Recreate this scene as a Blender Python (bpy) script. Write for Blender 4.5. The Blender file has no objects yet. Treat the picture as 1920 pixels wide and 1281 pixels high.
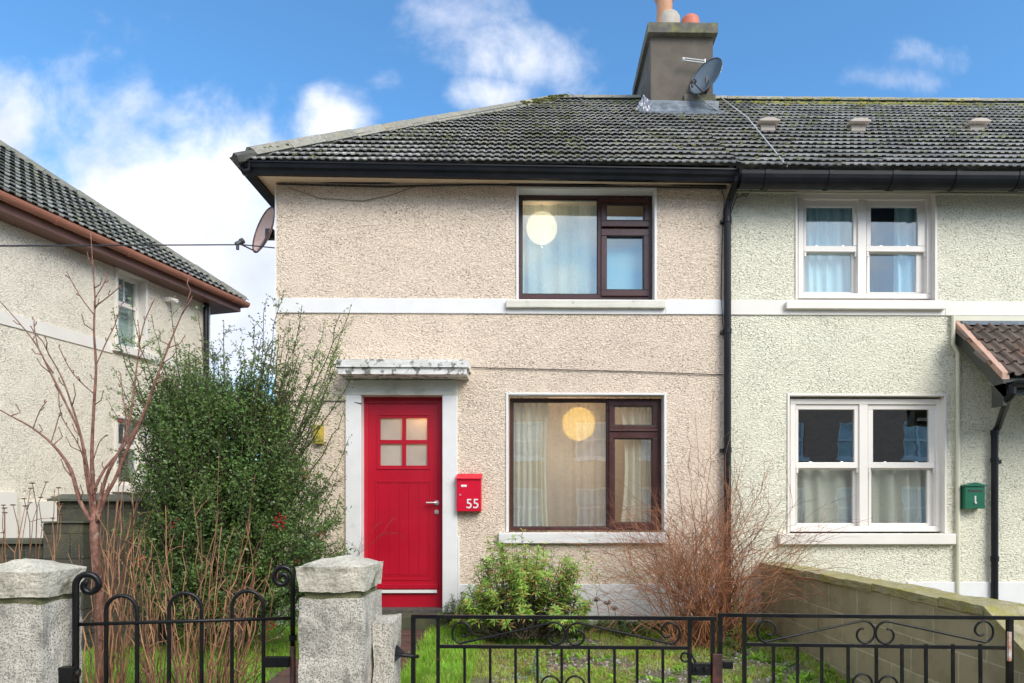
import bpy, bmesh, math, random
from math import sin, cos, pi, radians, sqrt
from mathutils import Vector, Matrix, noise
random.seed(7)
R = random.random
def U(a, b): return a + (b - a) * random.random()
scene = bpy.context.scene
col = scene.collection

# ------------------------------------------------------------ camera
F, PX0, PY0, YAW = 1200.0, 1016.0, 960.0, radians(0.75)
cam_d = bpy.data.cameras.new('camera'); cam = bpy.data.objects.new('camera', cam_d); col.objects.link(cam)
cam.location = (0, 0, 1.5); cam.rotation_euler = (radians(90), 0, -YAW)
cam_d.sensor_width = 36; cam_d.lens = 36 * F / 1920; cam_d.shift_x = -(PX0 - 960) / 1920; cam_d.shift_y = (PY0 - 640.5) / 1920
cam_d.clip_start = 0.05; cam_d.clip_end = 2000
scene.camera = cam
def P(px, py, Y):
    r = (px - PX0) / F; u = (PY0 - py) / F
    t = Y / (cos(YAW) - r * sin(YAW))
    return Vector((t * (sin(YAW) + r * cos(YAW)), Y, 1.5 + t * u))

# ------------------------------------------------------------ light
SUN_EL, SUN_AZ = radians(38), radians(143)     # azimuth from +Y clockwise: behind the camera, to the right
scene.view_settings.view_transform = 'Standard'; scene.view_settings.look = 'None'
scene.view_settings.exposure = 1.78; scene.view_settings.gamma = 1
sd = bpy.data.lights.new('sun', 'SUN'); sd.energy = 1.0; sd.angle = radians(34); sd.color = (1, .94, .85)
sun = bpy.data.objects.new('sun', sd); col.objects.link(sun)
tosun = Vector((sin(SUN_AZ) * cos(SUN_EL), cos(SUN_AZ) * cos(SUN_EL), sin(SUN_EL)))
sun.rotation_euler = tosun.to_track_quat('Z', 'Y').to_euler()

def nn(nt, t, ins=None, **props):
    n = nt.nodes.new(t)
    for k, v in props.items(): setattr(n, k, v)
    if ins:
        for k, v in ins.items():
            s = n.inputs[k]
            if isinstance(v, bpy.types.NodeSocket): nt.links.new(v, s)
            else: s.default_value = v
    return n
def mth(nt, op, a, b=0.0, clamp=False, c=None):
    d = {0: a, 1: b}
    if c is not None: d[2] = c
    return nn(nt, 'ShaderNodeMath', d, operation=op, use_clamp=clamp).outputs[0]

world = bpy.data.worlds.new("World"); scene.world = world; world.use_nodes = True
wt = world.node_tree; wt.nodes.clear()
sky = nn(wt, 'ShaderNodeTexSky', sky_type='NISHITA', sun_disc=False, sun_elevation=SUN_EL, sun_rotation=SUN_AZ, ozone_density=3.0, air_density=1.0, dust_density=.3)
bg1 = nn(wt, 'ShaderNodeBackground', {'Color': nn(wt, 'ShaderNodeMix', {'Factor': 1.0, 'A': sky.outputs[0], 'B': (.60, .94, 1.07, 1)}, data_type='RGBA', blend_type='MULTIPLY').outputs['Result'], 'Strength': .074})
tc = nn(wt, 'ShaderNodeTexCoord')
sp = nn(wt, 'ShaderNodeSeparateXYZ', {0: tc.outputs['Generated']})
ay = mth(wt, 'ADD', mth(wt, 'ABSOLUTE', sp.outputs[1]), .03)
cu = mth(wt, 'DIVIDE', sp.outputs[0], ay); cv = mth(wt, 'DIVIDE', sp.outputs[2], ay)
uv = nn(wt, 'ShaderNodeCombineXYZ', {0: cu, 1: cv, 2: sp.outputs[1]})
n1 = nn(wt, 'ShaderNodeTexNoise', {'Vector': uv.outputs[0], 'Scale': 5.0, 'Detail': 8.0, 'Roughness': .58, 'Distortion': .25})
n2 = nn(wt, 'ShaderNodeTexNoise', {'Vector': uv.outputs[0], 'Scale': 17.0, 'Detail': 6.0, 'Roughness': .6})
wob = mth(wt, 'MULTIPLY', mth(wt, 'SUBTRACT', n1.outputs[0], .5), 1.9)
wob = mth(wt, 'ADD', wob, mth(wt, 'MULTIPLY', mth(wt, 'SUBTRACT', n2.outputs[0], .5), .4))
# cloud banks: photo px centre, radii, weight
CL = [(315, 470, 250, 200, 1.4), (470, 560, 210, 200, 1.2), (10, 290, 105, 95, 1.0), (165, 270, 42, 62, .5), (640, 268, 80, 60, .95), (605, 225, 42, 34, .66), (690, 250, 50, 40, .5),
      (900, 60, 130, 60, .66), (940, 130, 150, 80, .82), (905, 205, 95, 45, .95), (745, 172, 50, 36, .42), (1690, 125, 60, 26, .22), (1650, 185, 100, 22, .42), (1810, 150, 130, 44, .26)]
acc = None
for (x, y, rx, ry, w) in CL:
    v = P(x, y, 1.0); u0, v0 = v.x, v.z - 1.5
    dx = mth(wt, 'DIVIDE', mth(wt, 'SUBTRACT', cu, u0), rx / F)
    dz = mth(wt, 'DIVIDE', mth(wt, 'SUBTRACT', cv, v0), ry / F)
    d2 = mth(wt, 'ADD', mth(wt, 'MULTIPLY', dx, dx), mth(wt, 'MULTIPLY', dz, dz))
    g = mth(wt, 'MULTIPLY', mth(wt, 'EXPONENT', mth(wt, 'MULTIPLY', d2, -.75)), w)
    acc = g if acc is None else mth(wt, 'MAXIMUM', acc, g)
front = mth(wt, 'GREATER_THAN', sp.outputs[1], 0.0)
acc = mth(wt, 'MULTIPLY', acc, front)
back = mth(wt, 'MULTIPLY', mth(wt, 'SUBTRACT', 1.0, front), .72)    # mostly clouded behind the camera
low = mth(wt, 'MULTIPLY', mth(wt, 'SUBTRACT', 1.0, mth(wt, 'MULTIPLY', sp.outputs[2], 7.0, clamp=True)), .9)
acc = mth(wt, 'MAXIMUM', mth(wt, 'ADD', acc, back), low)
cm = nn(wt, 'ShaderNodeMapRange', {'Value': mth(wt, 'ADD', acc, wob), 'From Min': .22, 'From Max': 1.05}, interpolation_type='SMOOTHSTEP')
n3 = nn(wt, 'ShaderNodeTexNoise', {'Vector': uv.outputs[0], 'Scale': 3.1, 'Detail': 5.0, 'Roughness': .5})
cc = nn(wt, 'ShaderNodeValToRGB', {0: n3.outputs[0]})
cc.color_ramp.elements[0].position = .36; cc.color_ramp.elements[0].color = (.52, .56, .70, 1)
cc.color_ramp.elements[1].position = .6; cc.color_ramp.elements[1].color = (.88, .87, .87, 1)
bg2 = nn(wt, 'ShaderNodeBackground', {'Color': cc.outputs[0], 'Strength': mth(wt, 'SUBTRACT', .66, mth(wt, 'MULTIPLY', front, .22))})
mx = nn(wt, 'ShaderNodeMixShader', {0: mth(wt, 'MULTIPLY', cm.outputs[0], .96), 1: bg1.outputs[0], 2: bg2.outputs[0]})
nn(wt, 'ShaderNodeOutputWorld', {0: mx.outputs[0]})

# ------------------------------------------------------------ materials
def base(name, rough=.6, metallic=0.0, spec=.5):
    m = bpy.data.materials.new(name); m.use_nodes = True; nt = m.node_tree
    b = nt.nodes['Principled BSDF']; b.inputs['Roughness'].default_value = rough; b.inputs['Metallic'].default_value = metallic
    b.inputs['Specular IOR Level'].default_value = spec
    return m, nt, b
def co(nt, scale=None, rot=None):
    c = nn(nt, 'ShaderNodeTexCoord').outputs['Object']
    if scale or rot: c = nn(nt, 'ShaderNodeMapping', {'Vector': c, 'Scale': scale or (1, 1, 1), 'Rotation': rot or (0, 0, 0)}).outputs[0]
    return c
def tex(nt, scale, detail=4.0, rough=.55, vec=None, dist=0.0):
    return nn(nt, 'ShaderNodeTexNoise', {'Vector': vec if vec is not None else co(nt), 'Scale': scale, 'Detail': detail, 'Roughness': rough, 'Distortion': dist}).outputs[0]
def rng(nt, v, a, b, c=0.0, d=1.0):
    return nn(nt, 'ShaderNodeMapRange', {'Value': v, 'From Min': a, 'From Max': b, 'To Min': c, 'To Max': d}).outputs[0]
def mixc(nt, f, a, b, mode='MIX'):
    A = a if isinstance(a, bpy.types.NodeSocket) else (*a, 1); B = b if isinstance(b, bpy.types.NodeSocket) else (*b, 1)
    return nn(nt, 'ShaderNodeMix', {'Factor': f, 'A': A, 'B': B}, data_type='RGBA', blend_type=mode).outputs['Result']
def bump(nt, b, h, strength, dist):
    n = nn(nt, 'ShaderNodeBump', {'Height': h, 'Strength': strength, 'Distance': dist}); nt.links.new(n.outputs[0], b.inputs['Normal']); return n
def M(name, c1, c2=None, scale=8.0, rough=.6, lo=.35, hi=.65, bs=None, bstr=.3, bd=.01, metallic=0.0, dirt=None, ds=3.0, dlo=.55, dhi=.75, damt=.8, spec=.5, island=0.0, rvar=0.0, grain=None):
    m, nt, b = base(name, rough, metallic, spec)
    c2 = c2 or tuple(x * .85 for x in c1)
    c = mixc(nt, rng(nt, tex(nt, scale), lo, hi), c1, c2)
    if dirt:
        f = mth(nt, 'MULTIPLY', rng(nt, tex(nt, ds, 8.0, .68), dlo, dhi), damt)
        c = mixc(nt, f, c, dirt)
    if grain: c = mixc(nt, mth(nt, 'MULTIPLY', rng(nt, tex(nt, grain[0], 3.0, .6), .48, .60), grain[1]), c, grain[2])
    if island:
        rr = nn(nt, 'ShaderNodeNewGeometry').outputs['Random Per Island']
        hv = nn(nt, 'ShaderNodeHueSaturation', {'Color': c, 'Value': rng(nt, rr, 0, 1, 1 - island, 1 + island)})
        c = hv.outputs[0]
    nt.links.new(c, b.inputs['Base Color'])
    if rvar: nt.links.new(rng(nt, tex(nt, scale * .7, 5.0), .3, .7, rough - rvar, rough + rvar), b.inputs['Roughness'])
    if bs: bump(nt, b, tex(nt, bs, 6.0, .6), bstr, bd)
    return m
def roughcast(name, c1, c2, pit_shade, stain, samt=.35, k=1.0, off=0.0, bd=.024):
    m, nt, b = base(name, .85, 0, .25)
    v = co(nt)
    wv = nn(nt, 'ShaderNodeVectorMath', {0: v, 1: nn(nt, 'ShaderNodeVectorMath', {0: nn(nt, 'ShaderNodeTexNoise', {'Vector': v, 'Scale': 22.0, 'Detail': 3.0}).outputs['Color'], 'Scale': .035}, operation='SCALE').outputs[0]}, operation='ADD').outputs[0]
    wv = nn(nt, 'ShaderNodeMapping', {'Vector': wv, 'Scale': (.72 * k, k, 1.25 * k), 'Location': (off, off, off)}).outputs[0]
    nz = tex(nt, 72.0, 3.0, .6, vec=wv)
    c = mixc(nt, rng(nt, tex(nt, 30.0, 3.0), .35, .65), c1, c2)
    # dark specks that paint in the shade of open pits between the render's pebbles
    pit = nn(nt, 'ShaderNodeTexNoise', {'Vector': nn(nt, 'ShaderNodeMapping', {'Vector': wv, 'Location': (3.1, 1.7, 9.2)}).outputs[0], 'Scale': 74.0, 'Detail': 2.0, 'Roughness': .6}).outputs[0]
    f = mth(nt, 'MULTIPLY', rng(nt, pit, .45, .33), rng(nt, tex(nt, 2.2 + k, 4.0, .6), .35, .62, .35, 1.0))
    c = mixc(nt, mth(nt, 'MULTIPLY', f, .78), c, pit_shade)
    stk = mth(nt, 'MULTIPLY', rng(nt, tex(nt, 2.6, 5.0, .6, vec=co(nt, (1, 1, .22))), .52, .72), samt * .55)
    c = mixc(nt, stk, c, stain)
    st = rng(nt, tex(nt, .9, 7.0, .65), .5, .75)
    c = mixc(nt, mth(nt, 'MULTIPLY', st, samt), c, stain)
    nt.links.new(c, b.inputs['Base Color'])
    h = mth(nt, 'ADD', nz, mth(nt, 'MULTIPLY', f, -.4))
    bump(nt, b, h, 1.0, bd)
    return m
def leafm(name, c1, c2, rough=.35, trans=.25, c3=None, f3=.08, spec=.5):
    m, nt, b = base(name, rough, 0, spec)
    rr = nn(nt, 'ShaderNodeNewGeometry').outputs['Random Per Island']
    c = mixc(nt, rr, c1, c2)
    if c3:
        r2 = mth(nt, 'FRACT', mth(nt, 'MULTIPLY', rr, 37.7)); c = mixc(nt, mth(nt, 'LESS_THAN', r2, f3), c, c3)
    hs = nn(nt, 'ShaderNodeHueSaturation', {'Color': c, 'Hue': rng(nt, tex(nt, 2.3, 2.0), .3, .7, .485, .515), 'Value': rng(nt, tex(nt, 3.7, 3.0), .35, .65, .72, 1.35)}); c = hs.outputs[0]
    nt.links.new(c, b.inputs['Base Color'])
    t = nn(nt, 'ShaderNodeBsdfTranslucent', {'Color': c})
    mxs = nn(nt, 'ShaderNodeMixShader', {0: trans, 1: b.outputs[0], 2: t.outputs[0]})
    nt.links.new(mxs.outputs[0], nt.nodes['Material Output'].inputs[0])
    return m
def glassm(name, tint=(1, 1, 1), boost=0.0):
    m = bpy.data.materials.new(name); m.use_nodes = True; nt = m.node_tree; nt.nodes.clear()
    ge = nn(nt, 'ShaderNodeNewGeometry')
    cs = mth(nt, 'ABSOLUTE', nn(nt, 'ShaderNodeVectorMath', {0: ge.outputs['Incoming'], 1: ge.outputs['Normal']}, operation='DOT_PRODUCT').outputs['Value'])
    f = mth(nt, 'ADD', mth(nt, 'MULTIPLY', mth(nt, 'POWER', mth(nt, 'SUBTRACT', 1.0, cs), 5.0), .9), .06 + boost, clamp=True)
    wave = nn(nt, 'ShaderNodeBump', {'Height': tex(nt, 3.0, 2.0), 'Strength': .06, 'Distance': .01})
    g = nn(nt, 'ShaderNodeBsdfGlossy', {'Color': (1, 1, 1, 1), 'Roughness': .0, 'Normal': wave.outputs[0]})
    t = nn(nt, 'ShaderNodeBsdfTransparent', {'Color': (*tint, 1)})
    mxs = nn(nt, 'ShaderNodeMixShader', {0: f, 1: t.outputs[0], 2: g.outputs[0]})
    nn(nt, 'ShaderNodeOutputMaterial', {0: mxs.outputs[0]})
    return m
def sheerm(name, c, opacity, trans=.5):
    m = bpy.data.materials.new(name); m.use_nodes = True; nt = m.node_tree; nt.nodes.clear()
    weave = tex(nt, 260.0, 2.0, vec=co(nt, (1, 1, .1)))
    op = rng(nt, weave, .3, .7, opacity - .1, opacity + .1)
    d = nn(nt, 'ShaderNodeBsdfDiffuse', {'Color': (*c, 1)}); tl = nn(nt, 'ShaderNodeBsdfTranslucent', {'Color': (*c, 1)})
    dt = nn(nt, 'ShaderNodeMixShader', {0: trans, 1: d.outputs[0], 2: tl.outputs[0]})
    t = nn(nt, 'ShaderNodeBsdfTransparent')
    mxs = nn(nt, 'ShaderNodeMixShader', {0: op, 1: t.outputs[0], 2: dt.outputs[0]})
    nn(nt, 'ShaderNodeOutputMaterial', {0: mxs.outputs[0]})
    return m
def lampm(name, c, s):
    m, nt, b = base(name, .8)
    b.inputs['Base Color'].default_value = (.8, .75, .65, 1)
    bands = nn(nt, 'ShaderNodeTexWave', {'Vector': co(nt), 'Scale': 9.0, 'Distortion': .6}, bands_direction='Z').outputs['Fac']
    b.inputs['Emission Color'].default_value = (*c, 1)
    nt.links.new(rng(nt, bands, 0, 1, s * .9, s), b.inputs['Emission Strength'])
    return m

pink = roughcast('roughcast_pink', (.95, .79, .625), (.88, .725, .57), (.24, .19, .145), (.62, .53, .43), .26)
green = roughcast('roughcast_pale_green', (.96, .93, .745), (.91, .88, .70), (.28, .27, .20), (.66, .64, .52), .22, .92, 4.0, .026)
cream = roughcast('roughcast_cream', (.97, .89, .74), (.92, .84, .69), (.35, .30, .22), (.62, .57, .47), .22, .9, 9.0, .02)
white = M('white_paint', (.76, .75, .73), (.68, .67, .65), 4, .55, dirt=(.45, .42, .34), ds=6, dlo=.62, dhi=.8, damt=.5, bs=60, bstr=.3, bd=.004)
surround_white = M('surround_paint', (.78, .775, .76), (.73, .725, .71), 5, .5, dirt=(.50, .48, .40), ds=7, dlo=.60, dhi=.8, damt=.45, bs=50, bstr=.25, bd=.004)
flaky = M('flaking_paint', (.76, .75, .72), (.62, .61, .57), 7, .7, dirt=(.07, .07, .05), ds=11, dlo=.52, dhi=.58, damt=.85, bs=70, bstr=.5, bd=.006)
creamwhite = M('cream_paint', (.79, .75, .68), (.74, .70, .63), 3, .45)
winwhite = M('cream_window_frame', (.82, .775, .715), (.79, .745, .685), 3, .32)
sillm = M('sill_paint', (.72, .69, .60), (.60, .58, .50), 5, .6, dirt=(.2, .19, .12), ds=12, dlo=.6, dhi=.7, damt=.7, bs=60, bstr=.3, bd=.004)
tile = M('roof_tile', (.34, .33, .31), (.48, .47, .44), 14, .34, dirt=(.36, .35, .17), ds=5.6, dlo=.52, dhi=.66, damt=.7, bs=90, bstr=.45, bd=.004, island=.3, spec=.75, rvar=.08)
tile_l = M('roof_tile_old', (.17, .175, .155), (.26, .265, .24), 14, .5, dirt=(.22, .22, .12), ds=3.0, dlo=.5, dhi=.7, damt=.7, bs=90, bstr=.5, bd=.004, island=.3)
tile_p = M('porch_tile', (.085, .066, .052), (.15, .11, .085), 9, .42, dirt=(.22, .10, .055), ds=3.5, dlo=.5, dhi=.7, damt=.6, bs=80, bstr=.4, bd=.004, island=.25, spec=.6)
ridgem = M('ridge_concrete', (.33, .315, .26), (.24, .23, .19), 22, .85, grain=(60, .5, (.14, .14, .11)), dirt=(.42, .33, .17), ds=7, dlo=.52, dhi=.66, damt=.6, bs=90, bstr=.6, bd=.006, island=.12)
mossm = M('moss', (.26, .27, .09), (.14, .15, .055), 30, .95, bs=150, bstr=.8, bd=.01, island=.35)
blackpl = M('black_gutter_plastic', (.006, .007, .010), (.011, .012, .015), 6, .38, rvar=.08, spec=.28)
soffitm = M('soffit_paint', (.86, .68, .50), (.78, .60, .43), 3, .6)
brown = M('brown_frame', (.075, .028, .024), (.060, .022, .019), 5, .3, rvar=.06)
seal = M('rubber_seal', (.012, .010, .010), (.02, .02, .02), 5, .5)
redp = M('red_door_paint', (.47, .003, .022), (.42, .003, .019), 3, .38, bs=40, bstr=.06, bd=.003, rvar=.05)
redm = M('red_enamel', (.64, .006, .032), (.59, .005, .028), 6, .3, bs=140, bstr=.12, bd=.002)
steel = M('brushed_steel', (.74, .72, .68), (.62, .60, .57), 20, .4, metallic=.7)
glass = glassm('window_glass', (.95, .98, .97), .15)
glass_sky = glassm('window_glass_coated', (.88, .97, .98), .06)
frost = M('frosted_glass', (.66, .62, .55), (.54, .51, .46), 6, .25, bs=160, bstr=.5, bd=.004)
ft = frost.node_tree; fb = ft.nodes['Principled BSDF']; ftr = nn(ft, 'ShaderNodeBsdfTranslucent', {'Color': (.9, .85, .75, 1)})
ft.links.new(nn(ft, 'ShaderNodeMixShader', {0: .45, 1: fb.outputs[0], 2: ftr.outputs[0]}).outputs[0], ft.nodes['Material Output'].inputs[0])
conc = M('pillar_concrete', (.62, .58, .49), (.46, .43, .36), 9, .9, dirt=(.10, .10, .085), ds=9, dlo=.53, dhi=.68, damt=.6, grain=(150, .8, (.12, .118, .10)), bs=70, bstr=.7, bd=.012)
capm = M('cap_concrete', (.66, .61, .50), (.46, .43, .35), 8, .9, dirt=(.12, .12, .08), ds=10, dlo=.55, dhi=.66, damt=.9, grain=(120, .6, (.28, .26, .18)), bs=60, bstr=.7, bd=.012)
lead = M('lead_flashing', (.16, .20, .24), (.08, .10, .125), 12, .5, metallic=.1, bs=20, bstr=.4, bd=.01)
crumple = M('foil_flashing', (.45, .45, .46), (.3, .3, .31), 8, .35, metallic=.8, bs=25, bstr=.8, bd=.02)
terra = M('terracotta', (.58, .30, .17), (.46, .22, .12), 6, .7, dirt=(.6, .45, .3), ds=6)
terra_r = M('terracotta_red', (.55, .16, .09), (.45, .12, .07), 6, .6)
stackm = M('chimney_render', (.14, .118, .092), (.10, .084, .066), 5, .9, dirt=(.10, .09, .065), ds=2.2, dlo=.5, dhi=.75, damt=.6, bs=120, bstr=.7, bd=.006)
capstack = M('chimney_cap', (.14, .13, .105), (.09, .088, .07), 9, .9, dirt=(.25, .24, .07), ds=8, dlo=.5, dhi=.65, damt=.7, bs=90, bstr=.6, bd=.006)
coppr = M('brown_gutter', (.42, .18, .115), (.34, .14, .09), 3, .3)
brownfas = M('brown_fascia', (.21, .105, .08), (.17, .085, .062), 3, .4)
dishg = M('dish_grey', (.12, .16, .19), (.09, .12, .15), 3, .35, metallic=.2)
dishp = M('dish_bronze', (.60, .43, .37), (.52, .36, .30), 3, .45, dirt=(.35, .15, .08), ds=4)
darkpl = M('dark_plastic', (.03, .03, .035), (.04, .04, .045), 6, .45)
iron = M('black_iron', (.004, .0045, .005), (.010, .010, .010), 12, .36, spec=.32, dirt=(.10, .045, .025), ds=14, dlo=.62, dhi=.72, damt=.7, bs=80, bstr=.25, bd=.003, rvar=.1)
rustiron = M('rusty_iron', (.09, .028, .018), (.025, .012, .010), 16, .6, bs=80, bstr=.4, bd=.003)
whiteflake = M('flaked_white_patch', (.7, .66, .58), (.45, .15, .06), 20, .6)
ventm = M('vent_plastic', (.42, .36, .30), (.36, .31, .26), 4, .55)
greenm = M('green_enamel', (.012, .14, .075), (.010, .11, .06), 6, .3)
yellowm = M('yellow_plastic', (.55, .42, .05), (.4, .3, .05), 8, .5)
pipe_c = M('cream_pipe', (.68, .65, .50), (.62, .60, .46), 3, .4)
verge = M('pink_verge_cap', (.52, .33, .25), (.45, .28, .20), 8, .6)
darkwood = M('dark_barge', (.035, .042, .036), (.025, .03, .026), 4, .4)
soil = M('soil', (.12, .095, .06), (.20, .17, .12), 18, .95, dirt=(.16, .20, .045), ds=3, dlo=.42, dhi=.6, damt=.8, bs=90, bstr=.9, bd=.02)
asphalt = M('asphalt', (.05, .05, .052), (.065, .065, .066), 30, .85, bs=200, bstr=.5, bd=.004)
paving = M('paving', (.27, .26, .24), (.21, .20, .185), 3, .85, bs=90, bstr=.4, bd=.004)
pathm = M('red_path', (.115, .062, .045), (.075, .045, .035), 9, .55, dirt=(.05, .055, .025), ds=6, bs=60, bstr=.4, bd=.006)
stepm = M('mossy_step', (.085, .085, .045), (.06, .06, .035), 9, .85, dirt=(.10, .12, .03), ds=6, bs=60, bstr=.5, bd=.006)
woodth = M('weathered_threshold', (.11, .095, .08), (.06, .055, .05), 24, .8, bs=60, bstr=.5, bd=.006)
roomw = M('room_wallpaper', (.52, .44, .38), (.47, .39, .33), 3, .9)
roomg = M('room_plaster', (.35, .33, .30), (.33, .31, .28), 3, .9)
netblue = sheerm('net_curtain', (.82, .92, .93), .70, .35)
netwhite = sheerm('sheer_curtain', (.82, .78, .70), .50, .45)
voile = sheerm('voile', (.95, .90, .84), .52, .45)
drape = sheerm('cream_drape', (.88, .83, .72), .97, .2)
drapeb = sheerm('blue_white_drape', (.82, .90, .94), .97, .2)
blindm = sheerm('roller_blind', (.56, .76, .82), .98, .2)
lamp_w = lampm('paper_lantern_pale', (1.0, .68, .38), .9)
lamp_y = lampm('paper_lantern_warm', (1.0, .58, .13), .62)
bark = M('reddish_bark', (.27, .125, .085), (.11, .046, .033), 34, .7, dirt=(.40, .32, .25), ds=26, dlo=.55, dhi=.7, damt=.7, bs=90, bstr=.4, bd=.004)
twigm = M('red_twig', (.46, .20, .09), (.18, .075, .042), 8, .6, island=.4)
stemm = M('dead_stem', (.36, .20, .095), (.14, .058, .034), 9, .6, island=.7)
darktwig = M('dark_twig', (.07, .055, .04), (.10, .08, .05), 8, .8, island=.3)
leafd = leafm('leaf_dark', (.05, .11, .022), (.135, .215, .048), .48, .16, (.10, .19, .04), .12)
leafl = leafm('leaf_light', (.13, .21, .05), (.24, .33, .09), .4, .3)
leafb = leafm('leaf_bush', (.19, .37, .05), (.38, .53, .10), .45, .35, (.42, .24, .08), .16)
grassm = leafm('grass_blade', (.20, .44, .03), (.36, .60, .06), .5, .4, (.33, .30, .10), .12)
grassy = leafm('grass_blade_yellowed', (.34, .50, .08), (.54, .60, .13), .5, .4, (.36, .22, .09), .2)
sedge = leafm('strap_leaf', (.05, .12, .02), (.12, .22, .04), .45, .25, (.32, .25, .10), .1)
berrym = M('berry', (.30, .012, .010), (.22, .01, .008), 6, .25)
litterm = leafm('leaf_litter', (.28, .13, .05), (.20, .12, .07), .7, .1)
gravelm = M('gravel', (.36, .33, .29), (.24, .22, .20), 30, .8, island=.45)
spurge = leafm('spurge_leaf', (.12, .25, .17), (.20, .34, .24), .5, .2)
seedm = M('seed_head', (.16, .085, .05), (.10, .06, .035), 60, .9)
cable_m = M('black_cable', (.02, .02, .02), (.035, .032, .03), 6, .5)
cable_g = M('grey_cable', (.26, .26, .25), (.2, .2, .2), 6, .5)
brick = bpy.data.materials.new('brick'); brick.use_nodes = True
bt = brick.node_tree; bv = nn(bt, 'ShaderNodeMapping', {'Vector': co(bt), 'Rotation': (radians(90), 0, 0)}).outputs[0]
bn = nn(bt, 'ShaderNodeTexBrick', {'Vector': bv, 'Color1': (.55, .30, .19, 1), 'Color2': (.42, .22, .14, 1), 'Mortar': (.3, .27, .22, 1), 'Scale': 1.0, 'Mortar Size': .006, 'Brick Width': .225, 'Row Height': .075})
bt.links.new(bn.outputs[0], bt.nodes['Principled BSDF'].inputs['Base Color']); bt.nodes['Principled BSDF'].inputs['Roughness'].default_value = .9
def blockmat(name, c1, c2, mort, rot):
    m, nt, b = base(name, .9, 0, .3)
    oc = nn(nt, 'ShaderNodeSeparateXYZ', {0: co(nt)})
    v = nn(nt, 'ShaderNodeCombineXYZ', {0: oc.outputs[rot], 1: oc.outputs[2]}).outputs[0]
    k = nn(nt, 'ShaderNodeTexBrick', {'Vector': v, 'Color1': (*c1, 1), 'Color2': (*c2, 1), 'Mortar': (*mort, 1), 'Scale': 1.0, 'Mortar Size': .006, 'Mortar Smooth': .3, 'Brick Width': .44, 'Row Height': .215})
    c = mixc(nt, mth(nt, 'MULTIPLY', rng(nt, tex(nt, 4.0, 7.0, .7), .45, .7), .55), k.outputs[0], (.16, .145, .07))
    c = mixc(nt, mth(nt, 'MULTIPLY', rng(nt, tex(nt, 110.0, 3.0), .6, .7), .5), c, (.38, .35, .26))
    nt.links.new(c, b.inputs['Base Color'])
    h = mth(nt, 'SUBTRACT', mth(nt, 'MULTIPLY', tex(nt, 90.0, 5.0), .5), mth(nt, 'MULTIPLY', k.outputs['Fac'], .8))
    bump(nt, b, h, .6, .008)
    return m
blockw = blockmat('olive_blockwork', (.44, .375, .235), (.36, .305, .185), (.60, .53, .37), 1)
blockl = blockmat('dark_blockwork', (.055, .056, .045), (.07, .07, .058), (.03, .03, .025), 0)
copingm = M('mossy_coping', (.44, .38, .24), (.28, .25, .12), 14, .9, dirt=(.32, .29, .06), ds=5, dlo=.45, dhi=.62, damt=.85, bs=60, bstr=.8, bd=.015)
copingd = M('dark_coping', (.11, .115, .085), (.08, .085, .06), 10, .85, dirt=(.15, .17, .06), ds=5, bs=60, bstr=.5, bd=.01)

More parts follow.
